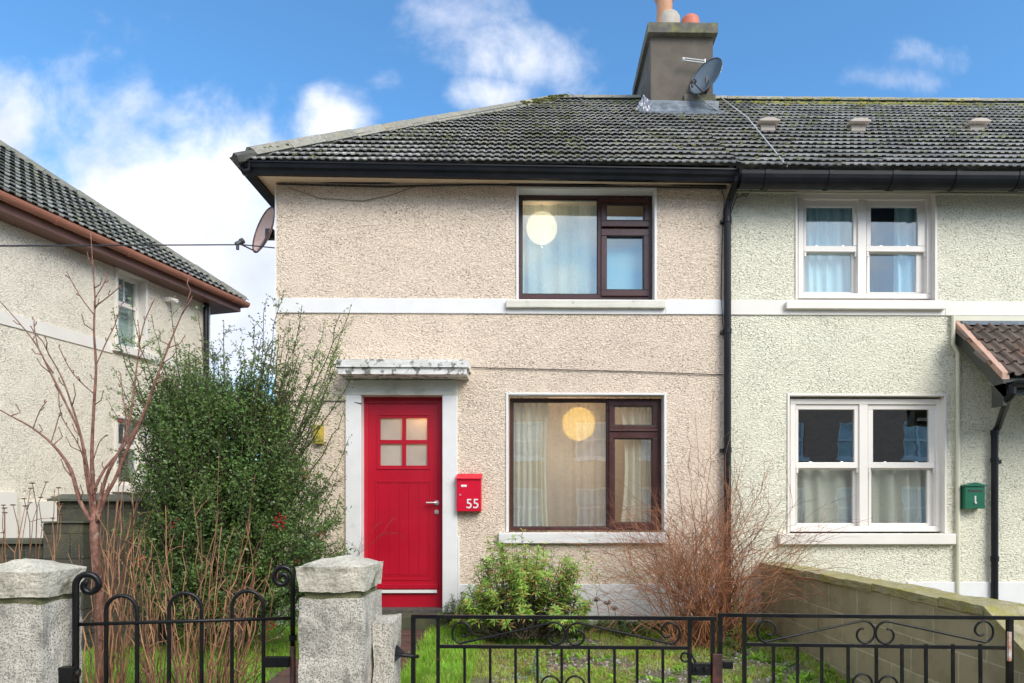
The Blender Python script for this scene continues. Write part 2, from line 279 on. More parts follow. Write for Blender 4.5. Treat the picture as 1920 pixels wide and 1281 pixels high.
# ------------------------------------------------------------ mesh helpers
WORG = {}
class MB:
    def __init__(s, mat4=None): s.v = []; s.f = []; s.m = mat4
    def add(s, vs, fs):
        n = len(s.v); s.v.extend([tuple(v) for v in vs]); s.f.extend([tuple(i + n for i in f) for f in fs])
    def box(s, x0, x1, y0, y1, z0, z1):
        if x0 > x1: x0, x1 = x1, x0
        if y0 > y1: y0, y1 = y1, y0
        if z0 > z1: z0, z1 = z1, z0
        s.add([(x0, y0, z0), (x1, y0, z0), (x1, y1, z0), (x0, y1, z0), (x0, y0, z1), (x1, y0, z1), (x1, y1, z1), (x0, y1, z1)],
              [(0, 3, 2, 1), (4, 5, 6, 7), (0, 1, 5, 4), (1, 2, 6, 5), (2, 3, 7, 6), (3, 0, 4, 7)])
    def pbox(s, a, b, c, d, Y0, Y1):     # photo rectangle a..b, c..d on the plane Y0, taken back to Y1
        p, q = P(a, c, Y0), P(b, d, Y0); mp = P((a + b) / 2, c, Y0); mq = P((a + b) / 2, d, Y0)
        s.box(p.x, q.x, Y0, Y1, mq.z, mp.z)
    def prism(s, poly, axis, a, b, caps=True):
        n = len(poly)
        def mk(t, u, v): return (t, u, v) if axis == 'x' else (u, t, v) if axis == 'y' else (u, v, t)
        s.add([mk(a, *p) for p in poly] + [mk(b, *p) for p in poly],
              [(i, (i + 1) % n, n + (i + 1) % n, n + i) for i in range(n)] + ([tuple(range(n))[::-1], tuple(range(n, 2 * n))] if caps else []))
    def tube(s, pts, rad, n=6, caps=True):
        pts = [Vector(p) for p in pts]; k = len(pts)
        if not hasattr(rad, '__len__'): rad = [rad] * k
        t0 = (pts[1] - pts[0]).normalized(); up = Vector((0, 0, 1)) if abs(t0.z) < .9 else Vector((1, 0, 0))
        a = t0.cross(up).normalized(); vs = []
        for i in range(k):
            t = (pts[min(i + 1, k - 1)] - pts[max(i - 1, 0)])
            if t.length < 1e-9: t = t0
            t.normalize(); a = (a - t * a.dot(t))
            if a.length < 1e-6: a = t.orthogonal()
            a.normalize(); b = t.cross(a)
            for j in range(n):
                an = 2 * pi * j / n + pi / 4; vs.append(pts[i] + (a * cos(an) + b * sin(an)) * rad[i])
        fs = [(i * n + j, i * n + (j + 1) % n, (i + 1) * n + (j + 1) % n, (i + 1) * n + j) for i in range(k - 1) for j in range(n)]
        if caps and n > 2: fs += [tuple(range(n))[::-1], tuple(range((k - 1) * n, k * n))]
        s.add(vs, fs)
    def lathe(s, prof, c, n=20, rot=None):
        rot = rot or Matrix.Identity(3); c = Vector(c); vs = []
        for (r, h) in prof:
            for j in range(n): vs.append(c + rot @ Vector((r * cos(2 * pi * j / n), r * sin(2 * pi * j / n), h)))
        k = len(prof)
        s.add(vs, [(i * n + j, i * n + (j + 1) % n, (i + 1) * n + (j + 1) % n, (i + 1) * n + j) for i in range(k - 1) for j in range(n)])
    def ball(s, c, r, n=12, m=8, sq=(1, 1, 1)):
        pr = [(max(1e-4, r * sin(pi * i / m)), -r * cos(pi * i / m)) for i in range(m + 1)]
        k0 = len(s.v); s.lathe(pr, (0, 0, 0), n)
        s.v[k0:] = [(c[0] + v[0] * sq[0], c[1] + v[1] * sq[1], c[2] + v[2] * sq[2]) for v in s.v[k0:]]
    def leaf(s, p, d, side, l, w):
        p = Vector(p); m_ = p + d * l * .5; s.add([p, m_ + side * w * .5, p + d * l, m_ - side * w * .5], [(0, 1, 2, 3)])
    def build(s, name, mat, parent=None, loc=None, smooth=False, bevel=0.0, label=None, kind=None):
        me = bpy.data.meshes.new(name)
        vs = [tuple(s.m @ Vector(v)) for v in s.v] if s.m else s.v
        o = WORG[parent.name] if parent is not None else Vector(loc or (0, 0, 0))
        if o.length > 0: vs = [(v[0] - o.x, v[1] - o.y, v[2] - o.z) for v in vs]
        me.from_pydata(vs, [], s.f); me.materials.append(mat)
        if smooth: me.polygons.foreach_set('use_smooth', [True] * len(me.polygons))
        ob = bpy.data.objects.new(name, me); col.objects.link(ob); WORG[ob.name] = o.copy()
        if parent is not None: ob.parent = parent
        else: ob.location = o
        if bevel:
            b = ob.modifiers.new('bevel', 'BEVEL'); b.width = bevel; b.segments = 2; b.limit_method = 'ANGLE'
        if label: ob['label'] = label
        if kind: ob['kind'] = kind
        return ob
def thing(name, label, cat, loc, group=None):
    o = bpy.data.objects.new(name, None); col.objects.link(o); o.location = loc; o.empty_display_size = .2
    o['label'] = label; o['category'] = cat
    if group: o['group'] = group
    WORG[o.name] = Vector(loc); return o
def tag(o, label, cat, group=None):
    o['label'] = label; o['category'] = cat
    if group: o['group'] = group
    return o
def wall_holes(mb, x0, x1, z0, z1, y, holes):
    xs = sorted({x0, x1, *[h[0] for h in holes], *[h[1] for h in holes]}); zs = sorted({z0, z1, *[h[2] for h in holes], *[h[3] for h in holes]})
    for i in range(len(xs) - 1):
        for j in range(len(zs) - 1):
            cx, cz = (xs[i] + xs[i + 1]) / 2, (zs[j] + zs[j + 1]) / 2
            if any(h[0] < cx < h[1] and h[2] < cz < h[3] for h in holes): continue
            mb.add([(xs[i], y, zs[j]), (xs[i + 1], y, zs[j]), (xs[i + 1], y, zs[j + 1]), (xs[i], y, zs[j + 1])], [(0, 1, 2, 3)])
def prect(a, b, c, d, Y):
    p, q = P(a, c, Y), P(b, d, Y); m = (a + b) / 2
    return (p.x, q.x, P(m, d, Y).z, P(m, c, Y).z)
def tiles(org, ud, sd_, ulen, slen, g, per, amp, mat, name, parent, clips=(), tw=4, wave=None, th=.040, mat4=None):
    """courses of interlocking tiles; every tile is an island of its own inside the roof mesh"""
    org, ud, sd_ = Vector(org), Vector(ud).normalized(), Vector(sd_).normalized(); nd = ud.cross(sd_).normalized()
    if nd.z < 0: nd = -nd
    prof = wave or (lambda t: amp * (1 if t < .44 else 1 - (t - .44) / .08 if t < .52 else 0 if t < .92 else (t - .92) / .08))
    samples = (0, .44, .52, .92) if not wave else tuple(i / 8 for i in range(8))
    bm_v = []; bm_f = []
    rows = int(slen / g) + 1
    for r in range(rows):
        s0, s1 = r * g, min((r + 1) * g + .012, slen)
        if s0 >= slen: break
        u = -per * tw * (.5 if r % 2 else 0)
        while u < ulen:
            dj = U(-.003, .004); sk = U(-.004, .004)
            us = [(u + (k + t) * per, prof(t)) for k in range(tw) for t in samples] + [(u + tw * per - .002, prof(0))]
            n0 = len(bm_v); k = len(us)
            for (uu, h) in us:
                b0 = org + ud * uu + sd_ * (s0 + sk); b1 = org + ud * uu + sd_ * s1
                bm_v += [b0 + nd * (th + h + dj - .012), b0 + nd * (th + h + dj), b1 + nd * (.002 + h + dj)]
            for i in range(k - 1):
                a = n0 + i * 3; bm_f += [(a, a + 3, a + 4, a + 1), (a + 1, a + 4, a + 5, a + 2)]
            u += per * tw
    me = bpy.data.meshes.new(name)
    if mat4: bm_v = [mat4 @ v for v in bm_v]; clips = [(mat4 @ Vector(c), mat4.to_3x3() @ Vector(n)) for c, n in clips]
    me.from_pydata([tuple(v) for v in bm_v], [], bm_f)
    bm = bmesh.new(); bm.from_mesh(me)
    for (c, n) in clips:
        bmesh.ops.bisect_plane(bm, geom=bm.verts[:] + bm.edges[:] + bm.faces[:], plane_co=c, plane_no=n, clear_outer=True)
    o = WORG[parent.name]; bmesh.ops.translate(bm, verts=bm.verts[:], vec=-o)
    bm.to_mesh(me); bm.free(); me.materials.append(mat)
    ob = bpy.data.objects.new(name, me); col.objects.link(ob); ob.parent = parent; WORG[ob.name] = o.copy()
    return ob
def ridge_run(mb, a, b, w, h, seg=.42):
    a, b = Vector(a), Vector(b); L = (b - a).length; d = (b - a).normalized(); sx = d.cross(Vector((0, 0, 1))).normalized(); up = sx.cross(d).normalized()
    n = max(1, round(L / seg)); prof = [(-w, -h), (-w * .8, -h * .35), (-w * .45, h * .25), (0, h * .5), (w * .45, h * .25), (w * .8, -h * .35), (w, -h)]
    for i in range(n):
        p = a + d * (L * i / n + .004); q = a + d * (L * (i + 1) / n - .004); k = len(mb.v)
        j0, j1 = U(-.004, .004), U(0, .008)
        vs = [p + sx * x + up * (z + j0) for x, z in prof] + [q + sx * x + up * (z + j1) for x, z in prof]
        m_ = len(prof)
        vs += [p - up * h, q - up * h]
        mb.add(vs, [(t, t + 1, m_ + t + 1, m_ + t) for t in range(m_ - 1)] + [tuple(range(m_))[::-1], tuple(range(m_, 2 * m_))])
def roughen(ob, cuts, amp, sc, seed=0.0):
    me = ob.data; bm = bmesh.new(); bm.from_mesh(me)
    bmesh.ops.subdivide_edges(bm, edges=bm.edges[:], cuts=cuts, use_grid_fill=True)
    bm.normal_update()
    vs = [(v, v.normal.copy(), v.co.copy()) for v in bm.verts]
    for v, n, c in vs:
        w = c * sc + Vector((seed, seed * 2, 0))
        v.co = c + n * amp * (noise.fractal(w, .9, 2.1, 4) * .9 - .25 * abs(noise.noise(w * 3.1)))
    bm.to_mesh(me); bm.free()

# ------------------------------------------------------------ setting: ground
D = 6.5                    # plane of the two fronts
def gz(x, y): return .25 + (y - 4.67) * .06 + .012 * noise.noise(Vector((x * 1.7, y * 1.7, 0)))
mb = MB(); mb.box(-400, 400, -400, 400, -1.2, -.13); mb.build('ground', asphalt, kind='structure')
mb = MB(); mb.box(-60, 60, -9.5, .2, -.12, -.10); mb.build('road', asphalt, kind='structure')
mb = MB(); mb.box(-60, 60, .35, 2.7, -.118, 0); mb.build('pavement', paving, kind='structure', bevel=.01)
mb = MB(); mb.box(-60, 60, .2, .346, -.119, .004); mb.build('kerb', conc, kind='structure', bevel=.015)
mb = MB()
nx, ny = 120, 60
for j in range(ny + 1):
    for i in range(nx + 1):
        x = -11 + 22 * i / nx; y = 2.7 + 11.3 * j / ny; z = max(gz(x, y), .02)
        mb.v.append((x, y, z if j else -.1))
for j in range(ny):
    for i in range(nx):
        a = j * (nx + 1) + i; mb.f.append((a, a + 1, a + nx + 2, a + nx + 1))
mb.build('garden_soil', soil, kind='structure', smooth=True)
mb = MB(); n0 = 14
for k in range(n0):
    y0_, y1_ = 2.9 + 3.3 * k / n0, 2.9 + 3.3 * (k + 1) / n0
    for (xa, xb) in ((-1.92, -.97),):
        mb.box(xa + .004 * R(), xb + .01 * R(), y0_, y1_ - .004, .0, gz(0, (y0_ + y1_) / 2) + .03)
mb.build('path', pathm, kind='structure', bevel=.006)

# ------------------------------------------------------------ the pebble-dashed end house (number 55)
XL, XP = P(517, 600, D).x, P(1366, 600, D).x      # left corner, party line
ZE = 4.84
house = thing('end_terrace_house', 'pinkish pebble-dashed end house with red front door and brown windows', 'house', ((XL + XP) / 2, D, .3))
hU = prect(971, 1228, 355, 562, D); hL = prect(952, 1246, 740, 998, D); hD = prect(678, 830, 742, 1150, D)
w = MB(); wall_holes(w, XL, XP, .1, ZE, D, [hU, hL, hD])
w.box(XL, XL + .2, D + .0005, 12.2, .1, ZE - .002)
w.box(XL, XP, 12.2, 12.4, .1, ZE - .002)
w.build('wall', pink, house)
mb = MB(); mb.box(XL - .006, XL + .008, D - .008, D + .0004, .8, ZE - .06); mb.build('corner_bead', surround_white, house)
# string course, plinth
sx0, sx1 = P(948, 570, D).x, P(1249, 570, D).x
zA, zB = prect(700, 800, 560, 588, D)[2:]
mb = MB(); mb.box(XL + .008, sx0 + .01, D - .014, D - .001, zA, zB); mb.box(sx1 - .01, XP - .005, D - .014, D - .001, zA, zB); mb.box(sx0 + .0105, sx1 - .0105, D - .013, D - .001, zA, hU[2] - .002)
mb.build('string_course', surround_white, house, bevel=.004)
zP = P(1000, 1095, D).z
mb = MB(); dx1 = P(861, 1100, D).x; mb.box(dx1 + .002, XP - .004, D - .02, D - .001, .1, zP); mb.box(XL + .002, P(649, 1100, D).x - .002, D - .02, D - .001, .1, zP)
mb.build('plinth', surround_white, house, bevel=.006)
# door surround
sb = MB()
d0, d1, dz0, dz1 = hD
so0, so1 = P(649, 900, D).x, P(858, 900, D).x; zt = P(750, 713, D).z
sb.box(so0, d0, D - .028, D + .14, .2, dz1); sb.box(d1, so1, D - .028, D + .14, .2, dz1)
sb.box(so1 + .0005, P(862, 1050, D).x, D - .024, D, .2, P(860, 1006, D).z)
sur = sb.build('door_surround', surround_white, house, bevel=.006)
mb = MB(); mb.box(so0, so1, D - .026, D + .14, dz1 + .001, zt); mb.build('lintel', M('lintel_paint', (.74, .73, .66), (.60, .59, .52), 3, .7, dirt=(.25, .25, .16), ds=3, bs=60, bstr=.3, bd=.004), house, bevel=.005)
# canopy slab over the door
cx0, cx1 = P(628, 690, 6.22).x, P(878, 690, 6.22).x
z0c, z1c, z2c = P(750, 701, 6.22).z, P(750, 688, 6.22).z, P(750, 674, 6.22).z
mb = MB(); mb.box(cx0 + .02, cx1 - .02, 6.235, D, z0c, z1c - .003); mb.box(cx0, cx1, 6.215, D, z1c - .0025, z2c)
cn = mb.build('canopy', flaky, house); roughen(cn, 5, .004, 14)
# door
YD = D + .105
dr = MB(); dr.pbox(691, 821, 758, 1105, YD, YD + .045)
dr2 = MB(); dr2.pbox(679, 829, 743, 757, YD - .012, YD + .06); dr2.pbox(679, 690, 757, 1141, YD - .012, YD + .06); dr2.pbox(822, 829, 757, 1141, YD - .012, YD + .06)
# leaf built round four panes
panes = [(713, 754, 784, 825), (761, 801, 784, 825), (713, 754, 832, 873), (761, 801, 832, 873)]
leafx = prect(687, 825, 754, 1141, YD)
dl = MB(); hp = [prect(a, b, c, d, YD) for a, b, c, d in panes]
wall_holes(dl, leafx[0], leafx[1], leafx[2], leafx[3], YD, hp)
for (x0, x1, z0, z1) in hp:      # reveals of the little panes
    y = YD; y2 = YD + .02
    dl.add([(x0, y, z0), (x1, y, z0), (x1, y, z1), (x0, y, z1), (x0, y2, z0), (x1, y2, z0), (x1, y2, z1), (x0, y2, z1)], [(0, 1, 5, 4), (1, 2, 6, 5), (2, 3, 7, 6), (3, 0, 4, 7)])
def ring(m, a, b, c, d, t, Y0, Y1):
    m.pbox(a, b, c, c + t, Y0, Y1); m.pbox(a, b, d - t, d, Y0, Y1); m.pbox(a, a + t, c + t, d - t, Y0, Y1); m.pbox(b - t, b, c + t, d - t, Y0, Y1)
ring(dl, 707, 807, 777, 880, 2.2, YD - .007, YD + .002)
ring(dl, 704, 807, 902, 1088, 2, YD - .006, YD + .002); ring(dl, 708, 803, 905, 1080, 2, YD - .004, YD + .002)
for i, x in enumerate((710.2, 729, 748, 766, 785)):
    nx_ = (729, 748, 766, 785, 801)[i]; dl.pbox(x + .45, nx_ - .45, 907.5, 1077.5, YD - .005, YD + .002)
dl.pbox(691, 821, 1096, 1104, YD - .022, YD + .002)
door = dl.build('door', redp, house, bevel=.0015)
dr2.build('door_frame', redp, house, bevel=.004)
mb = MB(); mb.pbox(700, 819, 1106.5, 1112, YD - .03, YD - .001); mb.build('weather_strip', surround_white, door)
for (a, b, c, d) in panes:
    m = MB(); m.pbox(a, b, c, d, YD + .02, YD + .028); m.build('pane', frost, door)
hl = bpy.data.lights.new('pane_glow_lamp', 'POINT'); hl.energy = 3; hl.color = (1, .55, .25); hl.shadow_soft_size = .05  # unseen point lamp added behind the door to make the right panes glow
ho = bpy.data.objects.new('pane_glow_lamp', hl); col.objects.link(ho); ho.parent = house; ho.location = P(806, 772, YD + .22) - WORG[house.name]
hm = MB(); hm.box(d0 - .1, d1 + .1, YD + 1.4, YD + 1.45, .5, 2.9); hm.box(d0 - .15, d0 - .1, YD + .07, YD + 1.4, .5, 2.9); hm.box(d1 + .1, d1 + .15, YD + .07, YD + 1.4, .5, 2.9); hm.box(d0 - .1, d1 + .1, YD + .07, YD + 1.4, 2.85, 2.9); hm.build('hallway', roomg, house)
mb = MB(); c = P(819, 943, YD); mb.tube([(c.x, YD, c.z), (c.x, YD - .045, c.z), (c.x - .02, YD - .052, c.z), (c.x - .10, YD - .052, c.z)], .009, 8)
mb.tube([(c.x, YD - .001, c.z), (c.x, YD - .012, c.z)], .026, 16); mb.build('handle', steel, door, smooth=False)
mb = MB(); c = P(819, 960, YD); mb.tube([(c.x, YD - .001, c.z), (c.x, YD - .012, c.z)], .024, 16); mb.tube([(c.x, YD - .012, c.z), (c.x, YD - .018, c.z)], .009, 10)
mb.build('lock', steel, door)
mb = MB(); mb.box(d0 - .0, d1, D - .05, YD + .06, P(700, 1150, D).z, P(700, 1141.5, D).z); mb.build('threshold', woodth, house, bevel=.004)
mb = MB(); mb.box(P(640, 1160, 6.25).x, P(848, 1160, 6.25).x, 6.2, D - .03, .2, P(760, 1157, 6.2).z); mb.build('doorstep', stepm, house, bevel=.01)

# windows of number 55
def liner(hole, mat, name, parent, depth=.13, out=.012, bw=.012, rim=.018):
    x0, x1, z0, z1 = hole; m = MB()
    m.box(x0 - rim, x0 + .006, D - out, D + depth, z0, z1 + rim); m.box(x1 - .006, x1 + rim, D - out, D + depth, z0, z1 + rim)
    m.box(x0 + .0065, x1 - .0065, D - out, D + depth, z1 - .004, z1 + rim - .001)
    return m.build(name, mat, parent, bevel=.003)
YW = D + .12
def brown_window(hole, out, main, top, low, mull, sill, upper):
    fr = MB()
    a, b, c, d = out
    ml, mr = mull
    t = 5.5
    fr.pbox(a, b, c, main[2] - 3, YW, YW + .06); fr.pbox(a, b, main[3] + 3, d, YW, YW + .06)
    fr.pbox(a, main[0] - 2, main[2] - 3.01, main[3] + 3.01, YW, YW + .06); fr.pbox(main[1] + 2, mr - 1, main[2] - 3.01, main[3] + 3.01, YW, YW + .06); fr.pbox(b - 9, b, main[2] - 3.01, main[3] + 3.01, YW, YW + .06)
    mid = (top[3] + low[2]) / 2
    fr.pbox(mr - 1.02, b - 8.9, mid - 5, mid + 5, YW + .002, YW + .06)
    wdw = fr.build('window', brown, house, bevel=.003)
    g = MB()     # dark gaskets
    ring(g, main[0] - 2.2, main[1] + 2.2, main[2] - 3.2, main[3] + 3.2, 2.2, YW + .012, YW + .04)
    for q in (top, low): ring(g, q[0] - 1.6, q[1] + 1.6, q[2] - 2, q[3] + 1, 1.6, YW - .012, YW + .03)
    g.build('gasket', seal, wdw)
    for q, sx in ((top, 'vent_sash'), (low, 'casement_sash')):
        s_ = MB(); o = (mr - 1.5, b - 5.5, q[2] - 15, q[3] + 12) if q is low else (mr - 1.5, b - 5.5, q[2] - 11, q[3] + 12)
        ring_ = [(o[0], o[1], o[2], q[2] - 2), (o[0], o[1], q[3] + 1, o[3]), (o[0], q[0] - 1.6, q[2] - 2.01, q[3] + 1.01), (q[1] + 1.6, o[1], q[2] - 2.01, q[3] + 1.01)]
        for r_ in ring_: s_.pbox(*r_, YW - .022, YW + .03)
        if q is top: s_.pbox(o[0], o[1], o[3] - 3, o[3] - .2, YW - .035, YW - .0225)
        s_.build(sx, brown, wdw, bevel=.004)
    for q in (main, top, low):
        m = MB(); m.pbox(*q, YW + .016, YW + .022); m.build('pane', glass_sky if upper else glass, wdw)
    m = MB(); x0 = P(sill[0], 0, D - .05).x; x1 = P(sill[1], 0, D - .05).x
    z1 = P(1100, sill[2], D - .05).z; z0 = P(1100, sill[3], D - .05).z
    m.box(x0, x1, D - .055, D - .0005, z0, z1); m.box(hole[0] + .0065, hole[1] - .0065, D, YW + .05, hole[2] - .05, z1 - .003)
    so = m.build('sill', sillm if upper else white, wdw, bevel=.006)
    roughen(so, 3, .003, 18)
    liner(hole, surround_white, 'reveal', wdw)
    return wdw
brown_window(hU, (972, 1223, 366, 561), (980, 1119, 376, 550), (1138, 1207, 383, 413), (1138, 1206, 444, 543), (1120, 1129), (949, 1248, 563, 577), True)
brown_window(hL, (956, 1240, 747, 995), (963, 1136, 756, 986), (1153, 1223, 763, 797), (1153, 1222, 824, 979), (1137, 1144), (935, 1250, 999, 1019), False)
mb = MB()
mb.box(sx0 + .02, sx1 - .02, D - .0125, D - .001, zA - .001, P(1100, 580, D).z); mb.build('apron', sillm, house)

def room(parent, x0, x1, z0, z1, mat, y1=8.2, y0=6.685):
    m = MB(); t = .05
    m.box(x0 - t, x1 + t, y1, y1 + t, z0, z1); m.box(x0 - t, x0, y0, y1, z0, z1); m.box(x1, x1 + t, y0, y1, z0, z1); m.box(x0, x1, y0, y1, z0 - t, z0); m.box(x0, x1, y0, y1, z1, z1 + t)
    m.build('room', mat, parent)
room(house, hU[0] - .5, hU[1] + .4, 3.1, 4.86, roomw); room(house, hL[0] - .4, hL[1] + .4, .55, 2.9, roomw)
def curtain(x0, x1, z0, z1, y, mat, label, folds, amp=.02, name='curtain', cat='curtain', gather=0.0, ph=0.0):
    y -= .035 if x1 < XP else .075
    m = MB(); nx_ = max(60, int((x1 - x0) * 220)); nz = 10
    for j in range(nz + 1):
        t = j / nz; z = z0 + (z1 - z0) * t
        for i in range(nx_ + 1):
            s_ = i / nx_; x = x0 + (x1 - x0) * s_
            x += gather * (.5 - s_) * (x1 - x0) * sin(pi * t)
            wv = sin(folds * 2 * pi * (s_ + .06 * sin(5 * s_ + ph)) + ph + .8 * t) + .45 * sin(folds * 5.3 * s_ + 2 * ph - t)
            m.v.append((x + .25 * amp * cos(folds * 6.28 * s_ + ph), y + amp * wv, z))
    for j in range(nz):
        for i in range(nx_):
            a = j * (nx_ + 1) + i; m.f.append((a, a + 1, a + nx_ + 2, a + nx_ + 1))
    return tag(m.build(name, mat, loc=((x0 + x1) / 2, y, z0), smooth=True), label, cat)
def xa(px, Y=6.75): return P(px, 700, Y).x
def za(py, Y=6.75): return P(1100, py, Y).z
curtain(xa(976), xa(1126), za(560), za(387), 6.76, netblue, 'pale blue net curtain behind the large upper pane with the lantern', 5, .014)
curtain(xa(1045), xa(1085), za(560), za(387), 6.735, netwhite, 'narrow white curtain strip hanging right of the upper paper lantern', 2, .008, ph=2)
m = MB(); m.box(xa(1128), xa(1215), 6.76, 6.765, za(555), za(404)); tag(m.build('blind', blindm, loc=(xa(1170), 6.76, za(404))), 'pale blue blind behind the small upper casement panes', 'blind')
curtain(xa(955), xa(982), za(1000), za(745), 6.74, drape, 'cream curtain edge at the far left of the ground-floor brown window', 3, .018, ph=.5)
curtain(xa(976), xa(1028), za(1000), za(745), 6.75, drape, 'gathered cream curtain left of the yellow lantern in the ground-floor window', 5, .022, gather=.18, ph=1.2)
curtain(xa(1020), xa(1140), za(1000), za(745), 6.79, voile, 'thin voile in front of the yellow lantern in the ground-floor window', 7, .012, ph=3)
curtain(xa(1118), xa(1150), za(1000), za(745), 6.75, netwhite, 'sheer curtain against the mullion of the ground-floor brown window', 3, .014, ph=3)
curtain(xa(1160), xa(1232), za(1000), za(745), 6.76, drape, 'cream curtain behind the narrow right casement of the ground-floor window', 5, .022, gather=.3, ph=2.2)
def lantern(px, py, rpx, Y, mat, label, ztop, watt):
    c = P(px, py, Y); r = rpx / F * Y
    t = thing('paper_lantern', label, 'paper lantern', (c.x, c.y, c.z - r), 'round paper lanterns')
    m = MB(); pr = []
    for i in range(33):
        a = pi * (.04 + .92 * i / 32); rr = r * sin(a) * (1 + .006 * sin(i * pi)); pr.append((rr, -r * cos(a)))
    m.lathe(pr, c, 36); m.build('lamp_shade', mat, t, smooth=True)
    m = MB(); m.tube([c + Vector((0, 0, r * .95)), (c.x, c.y, ztop)], .004, 6); m.build('cord', cable_m, t)
    pl = bpy.data.lights.new('lantern_bulb', 'POINT'); pl.energy = watt; pl.color = (1, .80, .58); pl.shadow_soft_size = .06
    po = bpy.data.objects.new('lantern_bulb', pl); col.objects.link(po); po.parent = t; po.location = Vector((c.x, c.y + .35, c.z)) - WORG[t.name]
lantern(1016, 428, 29, 7.0, lamp_w, 'pale glowing round paper lantern behind the upper window', 4.85, 1.6)
lantern(1085, 795, 31, 7.05, lamp_y, 'yellow glowing round paper lantern in the ground-floor window', 2.88, 7)

# soffit, fascia, gutter, downpipe
XG = XP + .02
mb = MB(); mb.box(XL - .2, XP, 6.33, D - .001, ZE - .015, ZE); mb.box(XL - .2, XL - .001, D, 12, ZE - .015, ZE); mb.build('soffit', soffitm, house)
mb = MB(); mb.box(XL - .24, XG, 6.315, 6.329, ZE - .035, ZE + .09); mb.box(XL - .24, XL - .201, 6.3295, 12, ZE - .035, ZE + .09); mb.build('fascia', blackpl, house)
gx0 = P(445, 303, 6.2).x; zg0, zg1 = ZE - .055, P(900, 304, 6.2).z
gp = [(6.314, zg1), (6.314, zg0 + .01), (6.29, zg0), (6.245, zg0), (6.235, zg0 + .03), (6.215, zg0 + .05), (6.205, zg1 - .015), (6.195, zg1 - .012), (6.195, zg1), (6.22, zg1), (6.235, zg0 + .06), (6.255, zg0 + .015), (6.30, zg0 + .03), (6.302, zg1)]
mb = MB(); mb.prism(gp, 'x', gx0 + .02, XG)
k = gx0
gq = [((k + .115) - (6.314 - y), z) for y, z in gp]
mb.v = [(x, y, z - .045 * (x - gx0) / (XG - gx0)) for x, y, z in mb.v]
mb.prism([(k + (y - 6.195), z) for y, z in gp], 'y', 6.2, 12)
mb.build('gutter', blackpl, house)
mb = MB()
px_ = P(1364, 400, 6.44).x
mb.tube([(px_ + .04, 6.25, zg0 + .01), (px_ + .04, 6.25, zg0 - .03), (px_ + .015, 6.42, ZE - .2), (px_, 6.44, ZE - .28), (px_, 6.44, .2)], .036, 12)
for z in (ZE - .42, 3.3, 2.1, 1.0):
    mb.tube([(px_, 6.44, z), (px_, 6.44, z + .05)], .042, 12); mb.box(px_ - .06, px_ - .03, 6.44, 6.5, z + .01, z + .04)
mb.build('downpipe', blackpl, house, smooth=False)

# main roof
YE, ZR0 = 6.2, 4.868; RR = 3.17; ZRI = P(1030, 190, YE + RR).z; ex = XL - .29
pitch = math.atan2(ZRI - ZR0, RR)
G = sqrt(RR ** 2 + (ZRI - ZR0) ** 2) / 20
sl = sqrt(RR ** 2 + (ZRI - ZR0) ** 2)
sv = Vector((0, cos(pitch), sin(pitch)))
sqn = Vector((-1, 1, 0)).normalized()
roof = tiles((ex, YE, ZR0), (1, 0, 0), sv, XP - ex, sl, G, .081, .0095, tile, 'roof', house, clips=[((ex, YE, 0), sqn), ((XP, 0, 0), (1, 0, 0))])
hipf = tiles((ex, YE, ZR0), (0, 1, 0), (cos(pitch), 0, sin(pitch)), 6.3, sl, G, .081, .017, tile, 'hip_slope', roof, clips=[((ex, YE, 0), -sqn), ((ex, YE + 2 * RR, 0), (Vector((-1, -1, 0)) * -1))])
mb = MB(); yb = YE + 2 * RR; mb.add([(ex, yb, ZR0), (XP, yb, ZR0), (XP, YE + RR, ZRI - .01), (ex + RR, YE + RR, ZRI - .01)], [(0, 1, 2, 3)])
mb.add([(ex + .1, YE + .1, ZR0 - .03), (XP, YE + .1, ZR0 - .03), (XP, YE + RR, ZRI - .06), (ex + RR, YE + RR, ZRI - .06)], [(0, 1, 2, 3)])
mb.build('roof_back', tile, roof)
mb = MB(); ridge_run(mb, (ex + .10, YE + .10, ZR0 + .16), (ex + RR, YE + RR, ZRI + .045), .13, .075); ridge_run(mb, (ex + RR + .02, YE + RR, ZRI + .045), (XP, YE + RR, ZRI + .05), .12, .065)
mb.build('ridge_tile', ridgem, roof)
mb = MB(); sh = Vector((.09, -.09, -.055))          # mortar bed under the hip tiles
a, b = Vector((ex, YE, ZR0 + .03)), Vector((ex + RR, YE + RR, ZRI + .01)); mb.tube([a + sh * .5, b + sh * .5], .055, 6); mb.build('mortar_bed', M('dark_mortar', (.10, .10, .085), (.07, .07, .06), 12, .9, bs=70, bstr=.6, bd=.01), roof)
def moss_on(parent, x0, x1, n, name='moss', seed=3, near=None):
    rs = random.Random(seed); m = MB()
    for k in range(n):
        x = rs.uniform(x0, x1); s_ = rs.random() ** .8
        if near: x = rs.gauss(near[0], near[1]); s_ = min(.995, max(0, rs.gauss(near[2], near[3])))
        if not near and noise.noise(Vector((x * 1.1, s_ * 3, seed))) < .02 and rs.random() < .8: continue
        y = YE + RR * s_; z = ZR0 + (ZRI - ZR0) * s_
        if (y - YE) > (x - ex) - .12: continue
        r = rs.uniform(.005, .018); m.ball((x, y - .02, z + .034), r, 6, 4, (rs.uniform(.8, 1.9), 1, .55))
    return m.build(name, mossm, parent, kind='stuff')
moss_on(roof, ex, XP, 800)
mb = MB(); rs = random.Random(5)
